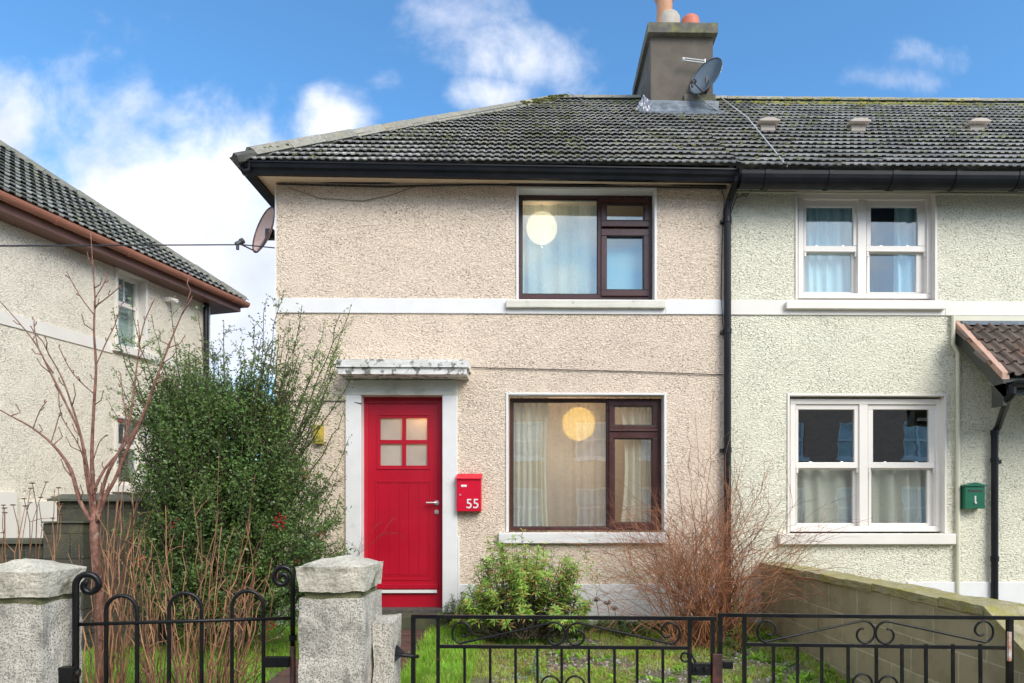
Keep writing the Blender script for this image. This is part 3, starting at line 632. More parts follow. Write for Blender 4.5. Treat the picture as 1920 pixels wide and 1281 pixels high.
for k in range(130):
    t = rs.gauss(.96, .05)
    if t > 1.02: x = ex + RR + (t - 1) * 4; p = Vector((x, YE + RR - .06, ZRI + .05))
    else: p = Vector((ex, YE, ZR0 + .1)).lerp(Vector((ex + RR, YE + RR, ZRI + .06)), t) + Vector((.07, -.07, -.01))
    mb.ball(p + Vector((rs.uniform(-.05, .09), rs.uniform(-.06, .03), rs.uniform(-.07, -.03))), rs.uniform(.012, .024), 7, 4, (1.7, 1.2, .45))
for k in range(60):
    t = rs.uniform(.045, .11); p = Vector((ex, YE, ZR0 + .1)).lerp(Vector((ex + RR, YE + RR, ZRI + .06)), t)
    mb.ball(p + Vector((rs.uniform(-.03, .09), rs.uniform(-.09, .0), rs.uniform(-.08, -.05))), rs.uniform(.008, .014), 7, 4, (1.5, 1.2, .5))
mb.build('ridge_moss', mossm, roof, kind='stuff')

# chimney
CX0, CX1 = P(1220, 150, 8.55).x, P(1337, 150, 8.55).x; CZ = P(1280, 52, 8.48).z; CZT = P(1280, 41, 8.46).z
mb = MB(); mb.box(CX0, CX1, 8.55, 9.75, 6.4, CZ); ch = mb.build('chimney', stackm, house, bevel=.006)
mb = MB(); mb.box(CX0 - .05, CX1 + .045, 8.47, 9.82, CZ - .07, CZT); cc_ = mb.build('chimney_cap', capstack, ch); roughen(cc_, 4, .005, 9)
zf = ZR0 + math.tan(pitch) * (8.53 - YE)
mb = MB(); mb.box(CX0 - .04, CX1 + .06, 8.50, 8.549, zf - .02, zf + .17); mb.add([(CX0 - .08, 8.36, zf - .10), (CX1 + .09, 8.36, zf - .10), (CX1 + .09, 8.52, zf + .05), (CX0 - .08, 8.52, zf + .05)], [(0, 1, 2, 3)])
mb.box(CX0 - .02, CX0 - .001, 8.55, 9.3, zf - .1, zf + .2)
fl = mb.build('flashing', lead, ch); roughen(fl, 4, .012, 7)
mb = MB(); mb.add([(CX0 - .22, 8.58, zf + .08), (CX0 - .06, 8.47, zf - .02), (CX0 + .01, 8.49, zf + .12), (CX0 - .09, 8.6, zf + .30), (CX0 - .16, 8.56, zf + .16)], [(0, 1, 4), (1, 2, 3, 4)])
fo = mb.build('crumpled_flashing', crumple, ch); roughen(fo, 5, .03, 14)
mb = MB(); mb.box(CX0 + .44, CX1 + .03, 8.515, 8.548, zf + .175, zf + .27); mb.build('render_patch', capstack, ch, bevel=.01)
def pot(px, pyb, prof, mat):
    c = P(px, 40, 8.95); m = MB(); m.lathe(prof, (c.x, 8.95, CZT - .01), 24, None); m.build('chimney_pot', mat, ch, smooth=True)
pot(1246, 36, [(.118, 0), (.112, .4), (.108, .66), (.112, .67), (.138, .70), (.142, .72), (.142, .78), (.125, .80), (.118, 1.0), (.10, 1.0), (.10, .8)], terra)
pot(1246 + 8, 36, [(.155, 0), (.155, .42), (.135, .455), (.114, .46)], M('cement_flaunching', (.45, .40, .33), (.35, .31, .26), 9, .9))
pot(1294, 36, [(.13, 0), (.13, .37), (.12, .41), (.09, .44), (.05, .455), (.0, .46)], terra_r)

# ------------------------------------------------------------ the pale green neighbour
XN = 8.2
nb = thing('mid_terrace_house', 'pale green pebble-dashed house with cream sash windows and tiled porch', 'house', ((XP + XN) / 2, D, .3))
h1 = prect(1494, 1753, 357, 563, D); h2 = prect(1479, 1771, 742, 1000, D)
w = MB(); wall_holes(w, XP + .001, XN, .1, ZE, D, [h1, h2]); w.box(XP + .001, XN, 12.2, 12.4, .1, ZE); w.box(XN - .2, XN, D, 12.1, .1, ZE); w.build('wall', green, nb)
zA2, zB2 = prect(1600, 1700, 565, 592, D)[2:]
mb = MB(); q0, q1 = P(1477, 570, D).x, P(1773, 570, D).x
mb.box(XP + .004, q0 + .01, D - .014, D - .001, zA2, zB2); mb.box(q1 - .01, XN, D - .014, D - .001, zA2, zB2); mb.box(q0 + .0105, q1 - .0105, D - .013, D - .001, zA2, h1[2] - .002)
mb.build('string_course', creamwhite, nb, bevel=.004)
mb = MB(); mb.box(P(1700, 1090, D).x, XN, D - .022, D - .001, .1, P(1800, 1091, D).z); mb.build('plinth', surround_white, nb, bevel=.006)
def sash_window(hole, out, cells, rails, sill):
    a, b, c, d = out; Y = D + .05
    f = MB(); ring(f, a, b, c, d, 10, Y, Y + .10)
    mx_ = (cells[0][1] + cells[1][0]) / 2; f.pbox(mx_ - 8, mx_ + 8, c + 10.02, d - 10.02, Y + .004, Y + .10)
    wdw = f.build('window', winwhite, nb, bevel=.004)
    for i in range(2):
        up, lo = cells[i], cells[i + 2]
        x0 = a + 10.1 if i == 0 else mx_ + 8.1; x1 = mx_ - 8.1 if i == 0 else b - 10.1
        s_ = MB(); y0 = Y + .02
        for r_ in ((x0, x1, c + 10.1, up[2]), (x0, x1, up[3], up[3] + 11), (x0, up[0], up[2] + .02, up[3] - .02), (up[1], x1, up[2] + .02, up[3] - .02)): s_.pbox(*r_, y0, y0 + .035)
        for hx in (x0 + 1, x1 - 5): s_.pbox(hx, hx + 4, up[3] + 11, up[3] + 20, y0 + .003, y0 + .03)
        s_.build('upper_sash', winwhite, wdw, bevel=.004)
        s_ = MB(); y0 = Y + .06
        for r_ in ((x0 + 1, x1 - 1, lo[2] - 6, lo[2]), (x0 + 1, x1 - 1, lo[3], d - 10.1), (x0 + 1, lo[0], lo[2] + .02, lo[3] - .02), (lo[1], x1 - 1, lo[2] + .02, lo[3] - .02)): s_.pbox(*r_, y0, y0 + .035)
        s_.build('lower_sash', winwhite, wdw, bevel=.004)
        for q, yy in ((up, Y + .035), (lo, Y + .075)):
            m = MB(); m.pbox(*q, yy, yy + .006); m.build('pane', glass_sky if c < 600 else glass, wdw)
        for hx in (.22, .78):
            p = P(up[0] + (up[1] - up[0]) * hx, up[3] + 1, Y + .02); m = MB(); m.box(p.x - .014, p.x + .014, p.y + .002, p.y + .02, p.z, p.z + .014); m.build('sash_catch', steel, wdw, bevel=.004)
    m = MB(); Ys = D - .06; x0, x1 = P(sill[0], 0, Ys).x, P(sill[1], 0, Ys).x; z1, z0 = P(1600, sill[2], Ys).z, P(1600, sill[3], Ys).z
    m.box(x0, x1, Ys, D - .0005, z0, z1); m.box(hole[0] + .0065, hole[1] - .0065, D, Y + .1, hole[2] - .05, z1 - .002); m.build('sill', creamwhite, wdw, bevel=.006)
    liner(hole, creamwhite, 'reveal', wdw, depth=.16)
    return wdw
sash_window(h1, (1497, 1748, 364, 560), [(1512, 1600, 388, 461), (1633, 1721, 388, 461), (1509, 1597, 476, 548), (1631, 1718, 476, 548)], None, (1475, 1774, 565, 579))
sash_window(h2, (1482, 1766, 748, 997), [(1497, 1602, 768, 867), (1637, 1742, 768, 867), (1495, 1600, 881, 981), (1634, 1739, 881, 981)], None, (1462, 1793, 1001, 1021))
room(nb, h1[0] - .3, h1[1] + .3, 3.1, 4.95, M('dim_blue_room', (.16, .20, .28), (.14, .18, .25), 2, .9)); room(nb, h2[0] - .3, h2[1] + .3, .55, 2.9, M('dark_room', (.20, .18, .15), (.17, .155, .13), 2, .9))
curtain(xa(1503), xa(1612), za(556), za(366), 6.78, drapeb, 'pale blue-white curtain filling the left half of the upper sash window', 6, .02)
curtain(xa(1673), xa(1740), za(556), za(366), 6.78, drapeb, 'blue-white curtain at the right side of the upper sash window', 4, .025, ph=1)
m1 = curtain(xa(1488), xa(1612), za(990), za(872), 6.78, drape, 'beige half curtain in the left lower sash beside the bare shrub', 4, .028)
m1 = curtain(xa(1626), xa(1752), za(990), za(872), 6.78, drape, 'beige half curtain in the right lower sash nearest the green letterbox', 5, .026, ph=2)
# neighbour eaves
mb = MB(); mb.box(XP + .022, XN, 6.34, 6.36, ZE - .10, ZE + .03); mb.build('fascia', blackpl, nb)
cz = ZE - .04; rr_ = .097
pts = [(6.24 + rr_ * cos(a), cz - .02 + rr_ * 1.35 * sin(a)) for a in [pi + pi * i / 12 for i in range(13)]]
inn = [(6.24 + (rr_ - .008) * cos(a), cz - .02 + (rr_ - .008) * 1.35 * sin(a)) for a in [pi + pi * i / 12 for i in range(13)]][::-1]
mb = MB(); mb.prism([(y, z + .02) for y, z in pts + inn], 'x', XP + .022, XN)
for i in range(9):
    x = XP + .25 + i * .62; o2 = [(6.24 + (rr_ + .007) * cos(a), cz + (rr_ + .007) * 1.35 * sin(a)) for a in [pi + pi * i_ / 12 for i_ in range(13)]]
    mb.prism([(y, z) for y, z in o2] + [(y, z + .02) for y, z in inn], 'x', x, x + (.035 if i % 2 else .06))
mb.build('gutter', blackpl, nb)
mb = MB(); mb.tube([(XP + .05, D - .012, ZE - .055), (XN, D - .012, ZE - .06)], .012, 6); mb.tube([(XP + .05, D - .012, ZE - .085), (XN, D - .012, ZE - .09)], .010, 6); mb.build('moulding', pipe_c, nb)
roof2 = tiles((XP, YE - .07, ZR0 - .07 * math.tan(pitch)), (1, 0, 0), sv, XN - XP, sl + .09, (sl + .09) / 20, .081, .0095, tile, 'roof', nb, clips=[((XP, 0, 0), (-1, 0, 0))])
mb = MB(); mb.add([(XP, yb, ZR0), (XN, yb, ZR0), (XN, YE + RR, ZRI - .01), (XP, YE + RR, ZRI - .01)], [(0, 1, 2, 3)])
mb.add([(XP, YE + .1, ZR0 - .03), (XN, YE + .1, ZR0 - .03), (XN, YE + RR, ZRI - .06), (XP, YE + RR, ZRI - .06)], [(0, 1, 2, 3)]); mb.build('roof_back', tile, roof2)
mb = MB(); ridge_run(mb, (XP + .005, YE + RR, ZRI + .05), (XN, YE + RR, ZRI + .05), .12, .065); mb.build('ridge_tile', ridgem, roof2)
moss_on(roof2, XP, XN, 900, seed=11)
mb = MB(); rs = random.Random(9)
for k in range(1700):
    x = rs.gauss(4.6, 1.1); 
    if noise.noise(Vector((x * 1.3, 3.3, 1))) < -.25: continue
    yo = abs(rs.gauss(0, .11)); mb.ball((x, YE + RR - yo, ZRI + (.078 - yo * .75 if yo < .11 else .035 - yo * .8)), rs.uniform(.008, .022), 7, 4, (1.8, 1.2, .5))
mb.build('ridge_moss', M('bright_moss', (.50, .46, .10), (.26, .27, .05), 22, .95, bs=150, bstr=.8, bd=.01, island=.35), roof2, kind='stuff')
def roofpt(px, py):      # ray onto the front slope
    d = P(px, py, 1.0) - Vector((0, 0, 1.5)); tn = math.tan(pitch)
    t = (ZR0 - tn * YE - 1.5) / (d.z - tn * d.y)
    return Vector((d.x * t, d.y * t, 1.5 + d.z * t))
for (px, py) in ((1437, 247), (1605, 248), (1827, 248)):
    c = roofpt(px, py); m = MB(); w_ = .125
    m.box(c.x - .085, c.x + .085, c.y - .06, c.y + .1, c.z - .02, c.z + .06)
    pr = [(-w_, 0), (-w_, .016), (-w_ * .55, .04), (0, .046), (w_ * .55, .04), (w_, .016), (w_, 0)]
    m.prism([(c.x + x, c.z + .058 + z) for x, z in pr], 'y', c.y - .12, c.y + .1)
    m.build('roof_vent', ventm, roof2, bevel=.006)

# tiled porch roof of the neighbour
PX = P(1791, 620, D).x; PYF = 5.86; zt_, zf_ = P(1850, 608, D).z, P(1880, 700, PYF).z
ps = Vector((0, D - PYF, zt_ - zf_)); psl = ps.length
tiles((PX + .04, PYF - .03, zf_ - .03), (1, 0, 0), ps, 2.6, psl + .02, .195, .125, .03, tile_p, 'porch_roof', nb, tw=2, th=.02, wave=lambda t: .03 * max(0, sin(2 * pi * t)) ** .8 - .012 * max(0, -sin(2 * pi * t)), clips=[((0, D, 0), (0, 1, 0))])
mb = MB(); th_ = .09
def sl_strip(m, x0, x1, lo, hi, y0=PYF - .03, y1=D - .002):
    k_ = (zt_ - zf_) / (D - PYF)
    def zz(y): return zf_ + (y - PYF) * k_
    m.add([(x0, y0, zz(y0) + lo), (x1, y0, zz(y0) + lo), (x1, y1, zz(y1) + lo), (x0, y1, zz(y1) + lo), (x0, y0, zz(y0) + hi), (x1, y0, zz(y0) + hi), (x1, y1, zz(y1) + hi), (x0, y1, zz(y1) + hi)],
          [(0, 3, 2, 1), (4, 5, 6, 7), (0, 1, 5, 4), (1, 2, 6, 5), (2, 3, 7, 6), (3, 0, 4, 7)])
sl_strip(mb, PX - .01, PX + .06, -.035, .035); mb.build('porch_verge', verge, nb, bevel=.005)
mb = MB(); sl_strip(mb, PX + .0, PX + .03, -.19, -.036); mb.box(PX + .0, PX + .032, PYF - .03, PYF + .12, zf_ - .30, zf_ - .1); sl_strip(mb, PX + .031, 7.2, -.06, -.04); mb.box(PX + .033, 7.2, PYF - .0, PYF + .03, zf_ - .2, zf_ - .06)
mb.build('porch_bargeboard', darkwood, nb)
mb = MB(); mb.box(PX + .04, 7.2, D - .05, D - .0145, zt_ - .02, zt_ + .02); mb.build('porch_flashing', lead, nb)
mb = MB(); mb.box(PX - .03, 7.2, D - .013, D - .001, zt_ + .03, zA2 - .002); mb.build('porch_band', pipe_c, nb)
mb = MB(); gq = [(PYF - .03 + .055 * cos(a) - .05, zf_ - .09 + .055 * sin(a)) for a in [pi + pi * i / 8 for i in range(9)]]; mb.prism(gq, 'x', PX + .05, 7.2)
a = P(1897, 735, PYF - .06); b = P(1865, 760, D - .05)
mb.tube([(a.x, PYF - .07, zf_ - .12), (a.x, PYF - .07, zf_ - .2), (a.x - .02, PYF - .04, zf_ - .24), (b.x + .02, D - .07, zf_ - .42), (b.x, D - .05, zf_ - .47), (b.x, D - .05, .3)], .032, 12)
for z in (zf_ - .5, 2.0, 1.0): mb.tube([(b.x, D - .05, z), (b.x, D - .05, z + .05)], .038, 12)
mb.box(b.x + .03, b.x + .07, D - .05, D, 1.99, 2.03)
mb.build('porch_gutter_and_downpipe', blackpl, nb)
a = P(1787, 640, D - .03).x; b = P(1796, 680, D - .03).x
mb = MB(); mb.tube([(a, D - .03, zA2 - .002), (a, D - .03, P(1790, 648, D).z), (b, D - .03, P(1790, 664, D).z), (b, D - .03, P(1795, 1112, D).z)], .021, 10); mb.build('overflow_pipe', pipe_c, nb)

# ------------------------------------------------------------ the cream house on the left, turned a little towards us
CW = Vector((-4.66, 10.45, 0)); LM = Matrix.Translation(CW) @ Matrix.Rotation(radians(-15.6), 4, 'Z')
lh = thing('neighbouring_house', 'cream pebble-dashed house with brown gutter seen at an angle on the left', 'house', LM @ Vector((-.3, -3, .2)))
LZ = 4.86; LY0 = -13.0
class ML(MB):
    def __init__(s): MB.__init__(s, LM)
def sidewall(m, y0, y1, z0, z1, x, holes):
    ys = sorted({y0, y1, *[h[0] for h in holes], *[h[1] for h in holes]}); zs = sorted({z0, z1, *[h[2] for h in holes], *[h[3] for h in holes]})
    for i in range(len(ys) - 1):
        for j in range(len(zs) - 1):
            a, b = (ys[i] + ys[i + 1]) / 2, (zs[j] + zs[j + 1]) / 2
            if any(h[0] < a < h[1] and h[2] < b < h[3] for h in holes): continue
            m.add([(x, ys[i], zs[j]), (x, ys[i + 1], zs[j]), (x, ys[i + 1], zs[j + 1]), (x, ys[i], zs[j + 1])], [(0, 1, 2, 3)])
WX = -.32
w1 = (-2.05, -1.62, 3.72, 4.72); w2 = (-2.05, -1.62, 1.86, 2.75)
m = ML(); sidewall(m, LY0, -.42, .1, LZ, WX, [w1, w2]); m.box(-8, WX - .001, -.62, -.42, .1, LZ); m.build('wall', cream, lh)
m = ML(); m.box(WX + .001, WX + .014, LY0, w1[0] - .08, 3.585, 3.73); m.box(WX + .001, WX + .014, w1[1] + .08, -.42, 3.585, 3.73); m.build('string_course', creamwhite, lh)
for q in (w1, w2):
    f = ML(); y0, y1, z0, z1 = q; xb = WX - .16
    f.box(xb, xb + .05, y0, y0 + .05, z0, z1); f.box(xb, xb + .05, y1 - .05, y1, z0, z1); f.box(xb, xb + .05, y0 + .0505, y1 - .0505, z0, z0 + .05); f.box(xb, xb + .05, y0 + .0505, y1 - .0505, z1 - .06, z1)
    f.box(xb, xb + .049, y0 + .0505, y1 - .0505, z0 + .6 * (z1 - z0) - .03, z0 + .6 * (z1 - z0) + .03)
    f.box(xb + .02, xb + .035, (y0 + y1) / 2 - .008, (y0 + y1) / 2 + .008, z0 + .6 * (z1 - z0) + .0305, z1 - .0605)
    wd = f.build('window', winwhite, lh, bevel=.004)
    g = ML(); g.box(xb + .02, xb + .026, y0 + .05, y1 - .05, z0 + .05, z1 - .06); g.build('pane', glass_sky, wd)
    g = ML()
    g.box(xb, WX + .02, y0 - .04, y0 + .001, z0, z1 + .04); g.box(xb, WX + .02, y1 - .001, y1 + .04, z0, z1 + .04); g.box(xb, WX + .02, y0 + .0015, y1 - .0015, z1, z1 + .039)
    g.build('reveal', creamwhite, wd, bevel=.004)
    g = ML(); g.box(xb, WX + .06, y0 - .09, y1 + .09, z0 - .1, z0 - .001); g.build('sill', creamwhite, wd, bevel=.006)
    g = ML(); g.box(xb - .16, xb - .12, y0 - .3, y1 + .3, z0 - .2, z1 + .2); g.box(xb - .85, xb - .02, y0 - .3, y0 - .25, z0 - .2, z1 + .2); g.build('room', creamwhite, lh)
    if q is w2:
        g = ML(); n_ = 16
        for i in range(n_): zz_ = z0 + .05 + (z1 - z0 - .12) * i / n_; g.box(xb - .06, xb - .03, y0 + .06, y1 - .06, zz_, zz_ + .034)
        tag(g.build('blind', M('brown_slats', (.22, .12, .06), (.18, .10, .05), 6, .5), loc=LM @ Vector((xb, y0, z0))), 'brown slatted blind in the lower window of the cream house', 'blind')
tnp = .75
slL = sqrt(1 + tnp * tnp) * 3.4
rl = tiles((0, LY0, LZ + .04), (0, 1, 0), (-1, 0, tnp), -LY0, slL, .21, .12, .018, tile_l, 'roof', lh, mat4=LM, clips=[((0, 0, 0), (-1, 1, 0)), ((-3.4, 0, 0), (-1, 0, 0))])
m = ML(); ridge_run(m, (.0, .0, LZ + .09), (-3.4, -3.4, LZ + .09 + 3.4 * tnp), .12, .07); ridge_run(m, (-3.4, -3.42, LZ + .09 + 3.4 * tnp), (-3.4, LY0, LZ + .09 + 3.4 * tnp), .12, .07); m.build('ridge_tile', M('old_ridge', (.22, .21, .17), (.15, .15, .12), 14, .9, dirt=(.25, .25, .12), ds=6, bs=60, bstr=.5, bd=.01), rl)
m = ML(); m.add([(-.05, -.05, LZ), (-3.4, -3.42, LZ + 3.4 * tnp - .01), (-3.4, LY0, LZ + 3.4 * tnp - .01), (-.05, LY0, LZ)], [(0, 1, 2, 3)]); m.add([(0, 0, LZ + .03), (-3.4, -3.4, LZ + .03 + 3.4 * tnp), (-6.8, 0, LZ + .03)], [(0, 1, 2)]); m.add([(-6.8, 0, LZ + .03), (-3.4, -3.4, LZ + .03 + 3.4 * tnp), (-3.4, LY0, LZ + .03 + 3.4 * tnp), (-6.8, LY0, LZ + .03)], [(0, 1, 2, 3)]); m.build('hip_slope', tile_l, rl)
m = ML(); m.prism([(.0 + .06 * cos(a), LZ + .03 + .075 * sin(a)) for a in [pi + pi * i / 10 for i in range(11)]], 'y', LY0, .02)
for i in range(14): m.prism([(.0 + .067 * cos(a), LZ + .032 + .084 * sin(a)) for a in [pi + pi * j / 10 for j in range(11)]], 'y', -.3 - i * .95, -.25 - i * .95)
m.prism([(.0 + .055 * cos(a), LZ + .03 + .075 * sin(a)) for a in [pi + pi * i / 10 for i in range(11)]], 'x', -6, -.02)
m.build('gutter', coppr, lh)
m = ML(); m.box(-.085, -.06, LY0, -.06, LZ - .13, LZ + .03); m.box(WX, -.086, LY0, -.06, LZ - .13, LZ - .11); m.box(-6, -.086, -.085, -.0605, LZ - .13, LZ + .03); m.box(-6, WX - .001, -.41, -.086, LZ - .13, LZ - .11); m.build('fascia', brownfas, lh)
m = ML(); m.tube([(WX + .05, -.56, LZ - .12), (WX + .05, -.56, .3)], .04, 10); m.build('downpipe', blackpl, lh)
m = ML(); m.box(WX, WX + .10, -1.30, -1.22, LZ - .33, LZ - .27); m.tube([(WX + .10, -1.26, LZ - .30), (WX + .19, -1.26, LZ - .33)], .03, 10); tag(m.build('security_light', winwhite, loc=LM @ Vector((WX, -1.26, LZ - .33)), bevel=.005), 'small cream light fitting under the brown eaves of the cream house', 'light')
m = ML(); m.box(WX + .002, WX + .05, -4.1, -3.35, .1, 1.72); m.box(WX + .002, WX + .04, -3.3, -2.6, .1, 1.62); m.build('rendered_panel', creamwhite, lh)

# ------------------------------------------------------------ satellite dishes
def dish(label, c, n, w_, h_, lnb, mat, mount, roll=0.0):
    n = Vector(n).normalized(); t = thing('satellite_dish', label, 'satellite dish', mount)
    q = n.to_track_quat('Z', 'Y').to_matrix() @ Matrix.Rotation(roll, 3, 'Z')
    m = MB(); K = 12; N_ = 40; vs = []
    for side in (0, 1):
        for i in range(K + 1):
            r = i / K
            for j in range(N_):
                a = 2 * pi * j / N_; zz = .16 * w_ * (r * r - 1) - side * .006
                vs.append(c + q @ Vector((r * w_ / 2 * cos(a), r * h_ / 2 * sin(a), zz)))
    m.v = [tuple(v) for v in vs]; o = (K + 1) * N_
    for i in range(K):
        for j in range(N_):
            a, b = i * N_ + j, i * N_ + (j + 1) % N_; m.f.append((a, b, b + N_, a + N_)); m.f.append((o + a + N_, o + b + N_, o + b, o + a))
    for j in range(N_): a, b = K * N_ + j, K * N_ + (j + 1) % N_; m.f.append((a, b, o + b, o + a))
    d = m.build('reflector', mat, t, smooth=True)
    m = MB(); rim = [c + q @ Vector((w_ / 2 * cos(2 * pi * j / 40), h_ / 2 * sin(2 * pi * j / 40), 0)) for j in range(41)]; m.tube(rim, .006, 6, caps=False); m.build('rim', dishg if mat is dishg else brown, d)
    m = MB(); b0 = c + q @ Vector((0, -h_ * .0, -.17 * w_)); m.tube([b0, b0 - n * .06, Vector(mount)], .018, 8); m.box(b0.x - .04, b0.x + .04, b0.y, b0.y + .06, b0.z - .05, b0.z + .05); m.build('bracket', darkpl, t)
    base_ = min(rim, key=lambda p: p.z); m = MB(); m.tube([b0, base_, lnb], .009, 6); m.build('arm', darkpl, t)
    m = MB(); dd = (c - lnb).normalized(); m.tube([lnb - dd * .03, lnb + dd * .03], .022, 10); m.tube([lnb + dd * .03, lnb + dd * .06], .028, 12); m.tube([lnb - dd * .01, lnb - dd * .01 - Vector((0, 0, .06))], .016, 8); m.build('receiver', darkpl, t)
    return t
c = P(494, 431, 6.62)
dish('bronze satellite dish on the left corner of the pink house below the eaves', c, (-.62, -.74, .26), .36, .52, P(447, 456, 6.45), dishp, (XL + .0, 6.66, c.z - .05))
c = P(1324, 142, 8.36)
dish('dark blue-grey satellite dish on the front of the rendered chimney', c, (-.66, -.7, .28), .44, .50, P(1299, 154, 8.15), dishg, (CX1 - .1, 8.55, c.z - .1), roll=radians(-20))
m = MB(); a, b = P(1282, 113, 8.45), P(1322, 118, 8.45)
for dz in (0, .03): m.tube([a + Vector((0, 0, dz)), b + Vector((0, 0, dz))], .008, 6)
m.tube([P(1279, 112, 8.45), P(1283, 113, 8.45)], .028, 8); m.tube([b, (b.x, 8.55, b.z)], .01, 6); m.tube([(b.x, 8.45, b.z - .02), (b.x, 8.45, b.z + .05)], .006, 6)
tag(m.build('aerial', steel, loc=b), 'short metal twin-tube aerial behind the chimney dish', 'aerial')

# ------------------------------------------------------------ wall-hung boxes
YB = D - .09; t = thing('letterbox', 'red metal letterbox numbered 55 beside the front door', 'letterbox', (P(880, 960, YB).x, D, P(880, 960, YB).z))
m = MB(); m.pbox(856, 902, 898, 959, YB, D - .005); bx = m.build('body', redm, t, bevel=.004)
m = MB(); q = prect(854.5, 903.5, 893, 899, YB); m.add([(q[0], YB - .012, q[2]), (q[1], YB - .012, q[2]), (q[1], D - .005, q[3] + .012), (q[0], D - .005, q[3] + .012), (q[0], YB - .012, q[2] + .01), (q[1], YB - .012, q[2] + .01), (q[1], D - .005, q[3] + .03), (q[0], D - .005, q[3] + .03)],
    [(0, 3, 2, 1), (4, 5, 6, 7), (0, 1, 5, 4), (1, 2, 6, 5), (2, 3, 7, 6), (3, 0, 4, 7)]); m.build('lid', redm, t)
m = MB(); m.pbox(864.5, 875, 909, 913, YB - .003, YB); m.build('name_plate', surround_white, t)
m = MB(); c = P(863, 928, YB); m.tube([(c.x, YB + .001, c.z), (c.x, YB - .006, c.z)], .009, 12); m.build('keyhole', steel, t)
cu_ = bpy.data.curves.new('number_text', 'FONT'); cu_.body = '55'; cu_.size = .135; cu_.extrude = .0015; cu_.offset = .0006; cu_.align_x = 'CENTER'; cu_.space_character = 1.0
to = bpy.data.objects.new('tmp_text', cu_); col.objects.link(to); dg = bpy.context.evaluated_depsgraph_get(); me = bpy.data.meshes.new_from_object(to.evaluated_get(dg)); bpy.data.objects.remove(to)
me.name = 'house_number'; c = P(886, 953, YB)
for v in me.vertices: x, y, z = v.co; v.co = Vector((c.x + x, YB - .003 - z, c.z + y)) - WORG[t.name]
me.materials.clear(); me.materials.append(surround_white); no = bpy.data.objects.new('house_number', me); col.objects.link(no); no.parent = t
YB = D - .10; t = thing('letterbox', 'small dark green letterbox with gabled top on the pale green wall', 'letterbox', (P(1828, 955, YB).x, D, P(1828, 955, YB).z))
q = prect(1810, 1847, 912, 954, YB); m = MB(); m.box(q[0], q[1], YB, D - .005, q[2], q[3]); m.build('body', greenm, t, bevel=.004)
m = MB(); xm = (q[0] + q[1]) / 2; m.prism([(q[0] - .01, q[3] + .001), (q[1] + .01, q[3] + .001), (q[1] + .01, q[3] + .012), (xm, q[3] + .04), (q[0] - .01, q[3] + .012)], 'y', YB - .015, D - .005); m.build('lid', greenm, t)
m = MB(); m.box(xm - .07, xm + .07, YB - .004, YB - .0005, q[3] - .055, q[3] - .035); m.build('slot', darkpl, t)
m = MB(); m.box(xm - .008, xm + .008, YB - .004, YB - .0005, q[2] + .055, q[2] + .13); m.tube([(xm, YB - .0005, q[2] + .06), (xm, YB - .012, q[2] + .06)], .012, 10); m.build('lock', steel, t)
q = prect(588, 604, 797, 832, D - .06); m = MB(); m.box(q[0], q[1], D - .06, D - .001, q[2], q[3]); m.box(q[0] + .01, q[1] - .01, D - .066, D - .06, q[2] + .02, q[3] - .02); tag(m.build('alarm_box', yellowm, loc=((q[0] + q[1]) / 2, D, q[2]), bevel=.012), 'yellow plastic box on the pink wall half hidden by the green shrub', 'alarm box')

# ------------------------------------------------------------ cables
def cable(pts, r, mat, label, sub=8, sag=0.0):
    out = []
    for i in range(len(pts) - 1):
        for k in range(sub):
            t = k / sub; p = Vector(pts[i]).lerp(Vector(pts[i + 1]), t); p.z -= sag * 4 * t * (1 - t); out.append(p)
    out.append(Vector(pts[-1])); m = MB(); m.tube(out, r, 5); return tag(m.build('cable', mat, loc=pts[0], smooth=True), label, 'cable')
cable([P(-150, 462, 3.9), P(455, 459, 6.3), P(515, 465, 6.6)], .006, cable_m, 'thin overhead cable crossing the sky to the bronze dish')
Yc = D - .012
cable([P(520, 338, Yc), P(700, 342, Yc), P(860, 337, Yc), P(1000, 345, Yc), P(1200, 343, Yc), P(1362, 347, Yc)], .016, cable_m, 'thick black cable bundle under the soffit of the pink house')
cable([P(520, 345, Yc), P(720, 350, Yc), P(900, 346, Yc), P(1100, 349, Yc), P(1362, 353, Yc)], .009, cable_m, 'thin dark cable just below the black bundle under the soffit')
cable([P(782, 349, Yc), P(730, 367, Yc), P(680, 377, Yc), P(600, 372, Yc), P(540, 352, Yc)], .0035, M('buff_wire', (.20, .16, .12), (.2, .16, .12), 4, .6), 'thin buff wire sagging across the top of the pink wall')
cable([P(878, 689, Yc), P(1000, 692, Yc), P(1200, 697, Yc), P(1358, 703, Yc)], .0045, cable_m, 'thin wire along the wall from door canopy to downpipe')
cable([P(520, 752, Yc), P(650, 752, Yc), P(678, 757, D - .035)], .005, cable_m, 'short cable running over the white door surround to the frame')
cable([roofpt(1345, 190) + Vector((0, -.03, .07)), roofpt(1400, 240) + Vector((0, -.05, .09)), P(1476, 312, 6.12)], .007, M('pale_cable', (.55, .55, .53), (.45, .45, .44), 5, .5), 'pale grey cable running down the tiles from chimney dish to gutter')
cable([roofpt(1063, 187) + Vector((0, -.05, .08)), roofpt(1160, 232) + Vector((0, -.03, .05)), roofpt(1270, 292) + Vector((0, -.02, .05))], .0035, cable_g, 'fine grey wire across the dark tiles left of the chimney')
cable([P(1308, 176, 8.4), P(1322, 192, 8.45), P(1345, 208, 8.5), P(1400, 218, 8.6)], .007, cable_g, 'white cable looping from the chimney dish over the flashing')
cable([P(1480, 314, 6.17), P(1448, 333, 6.25), P(1420, 352, Yc), P(1378, 374, Yc)], .005, cable_g, 'thin wire from the gutter to the top of the downpipe')
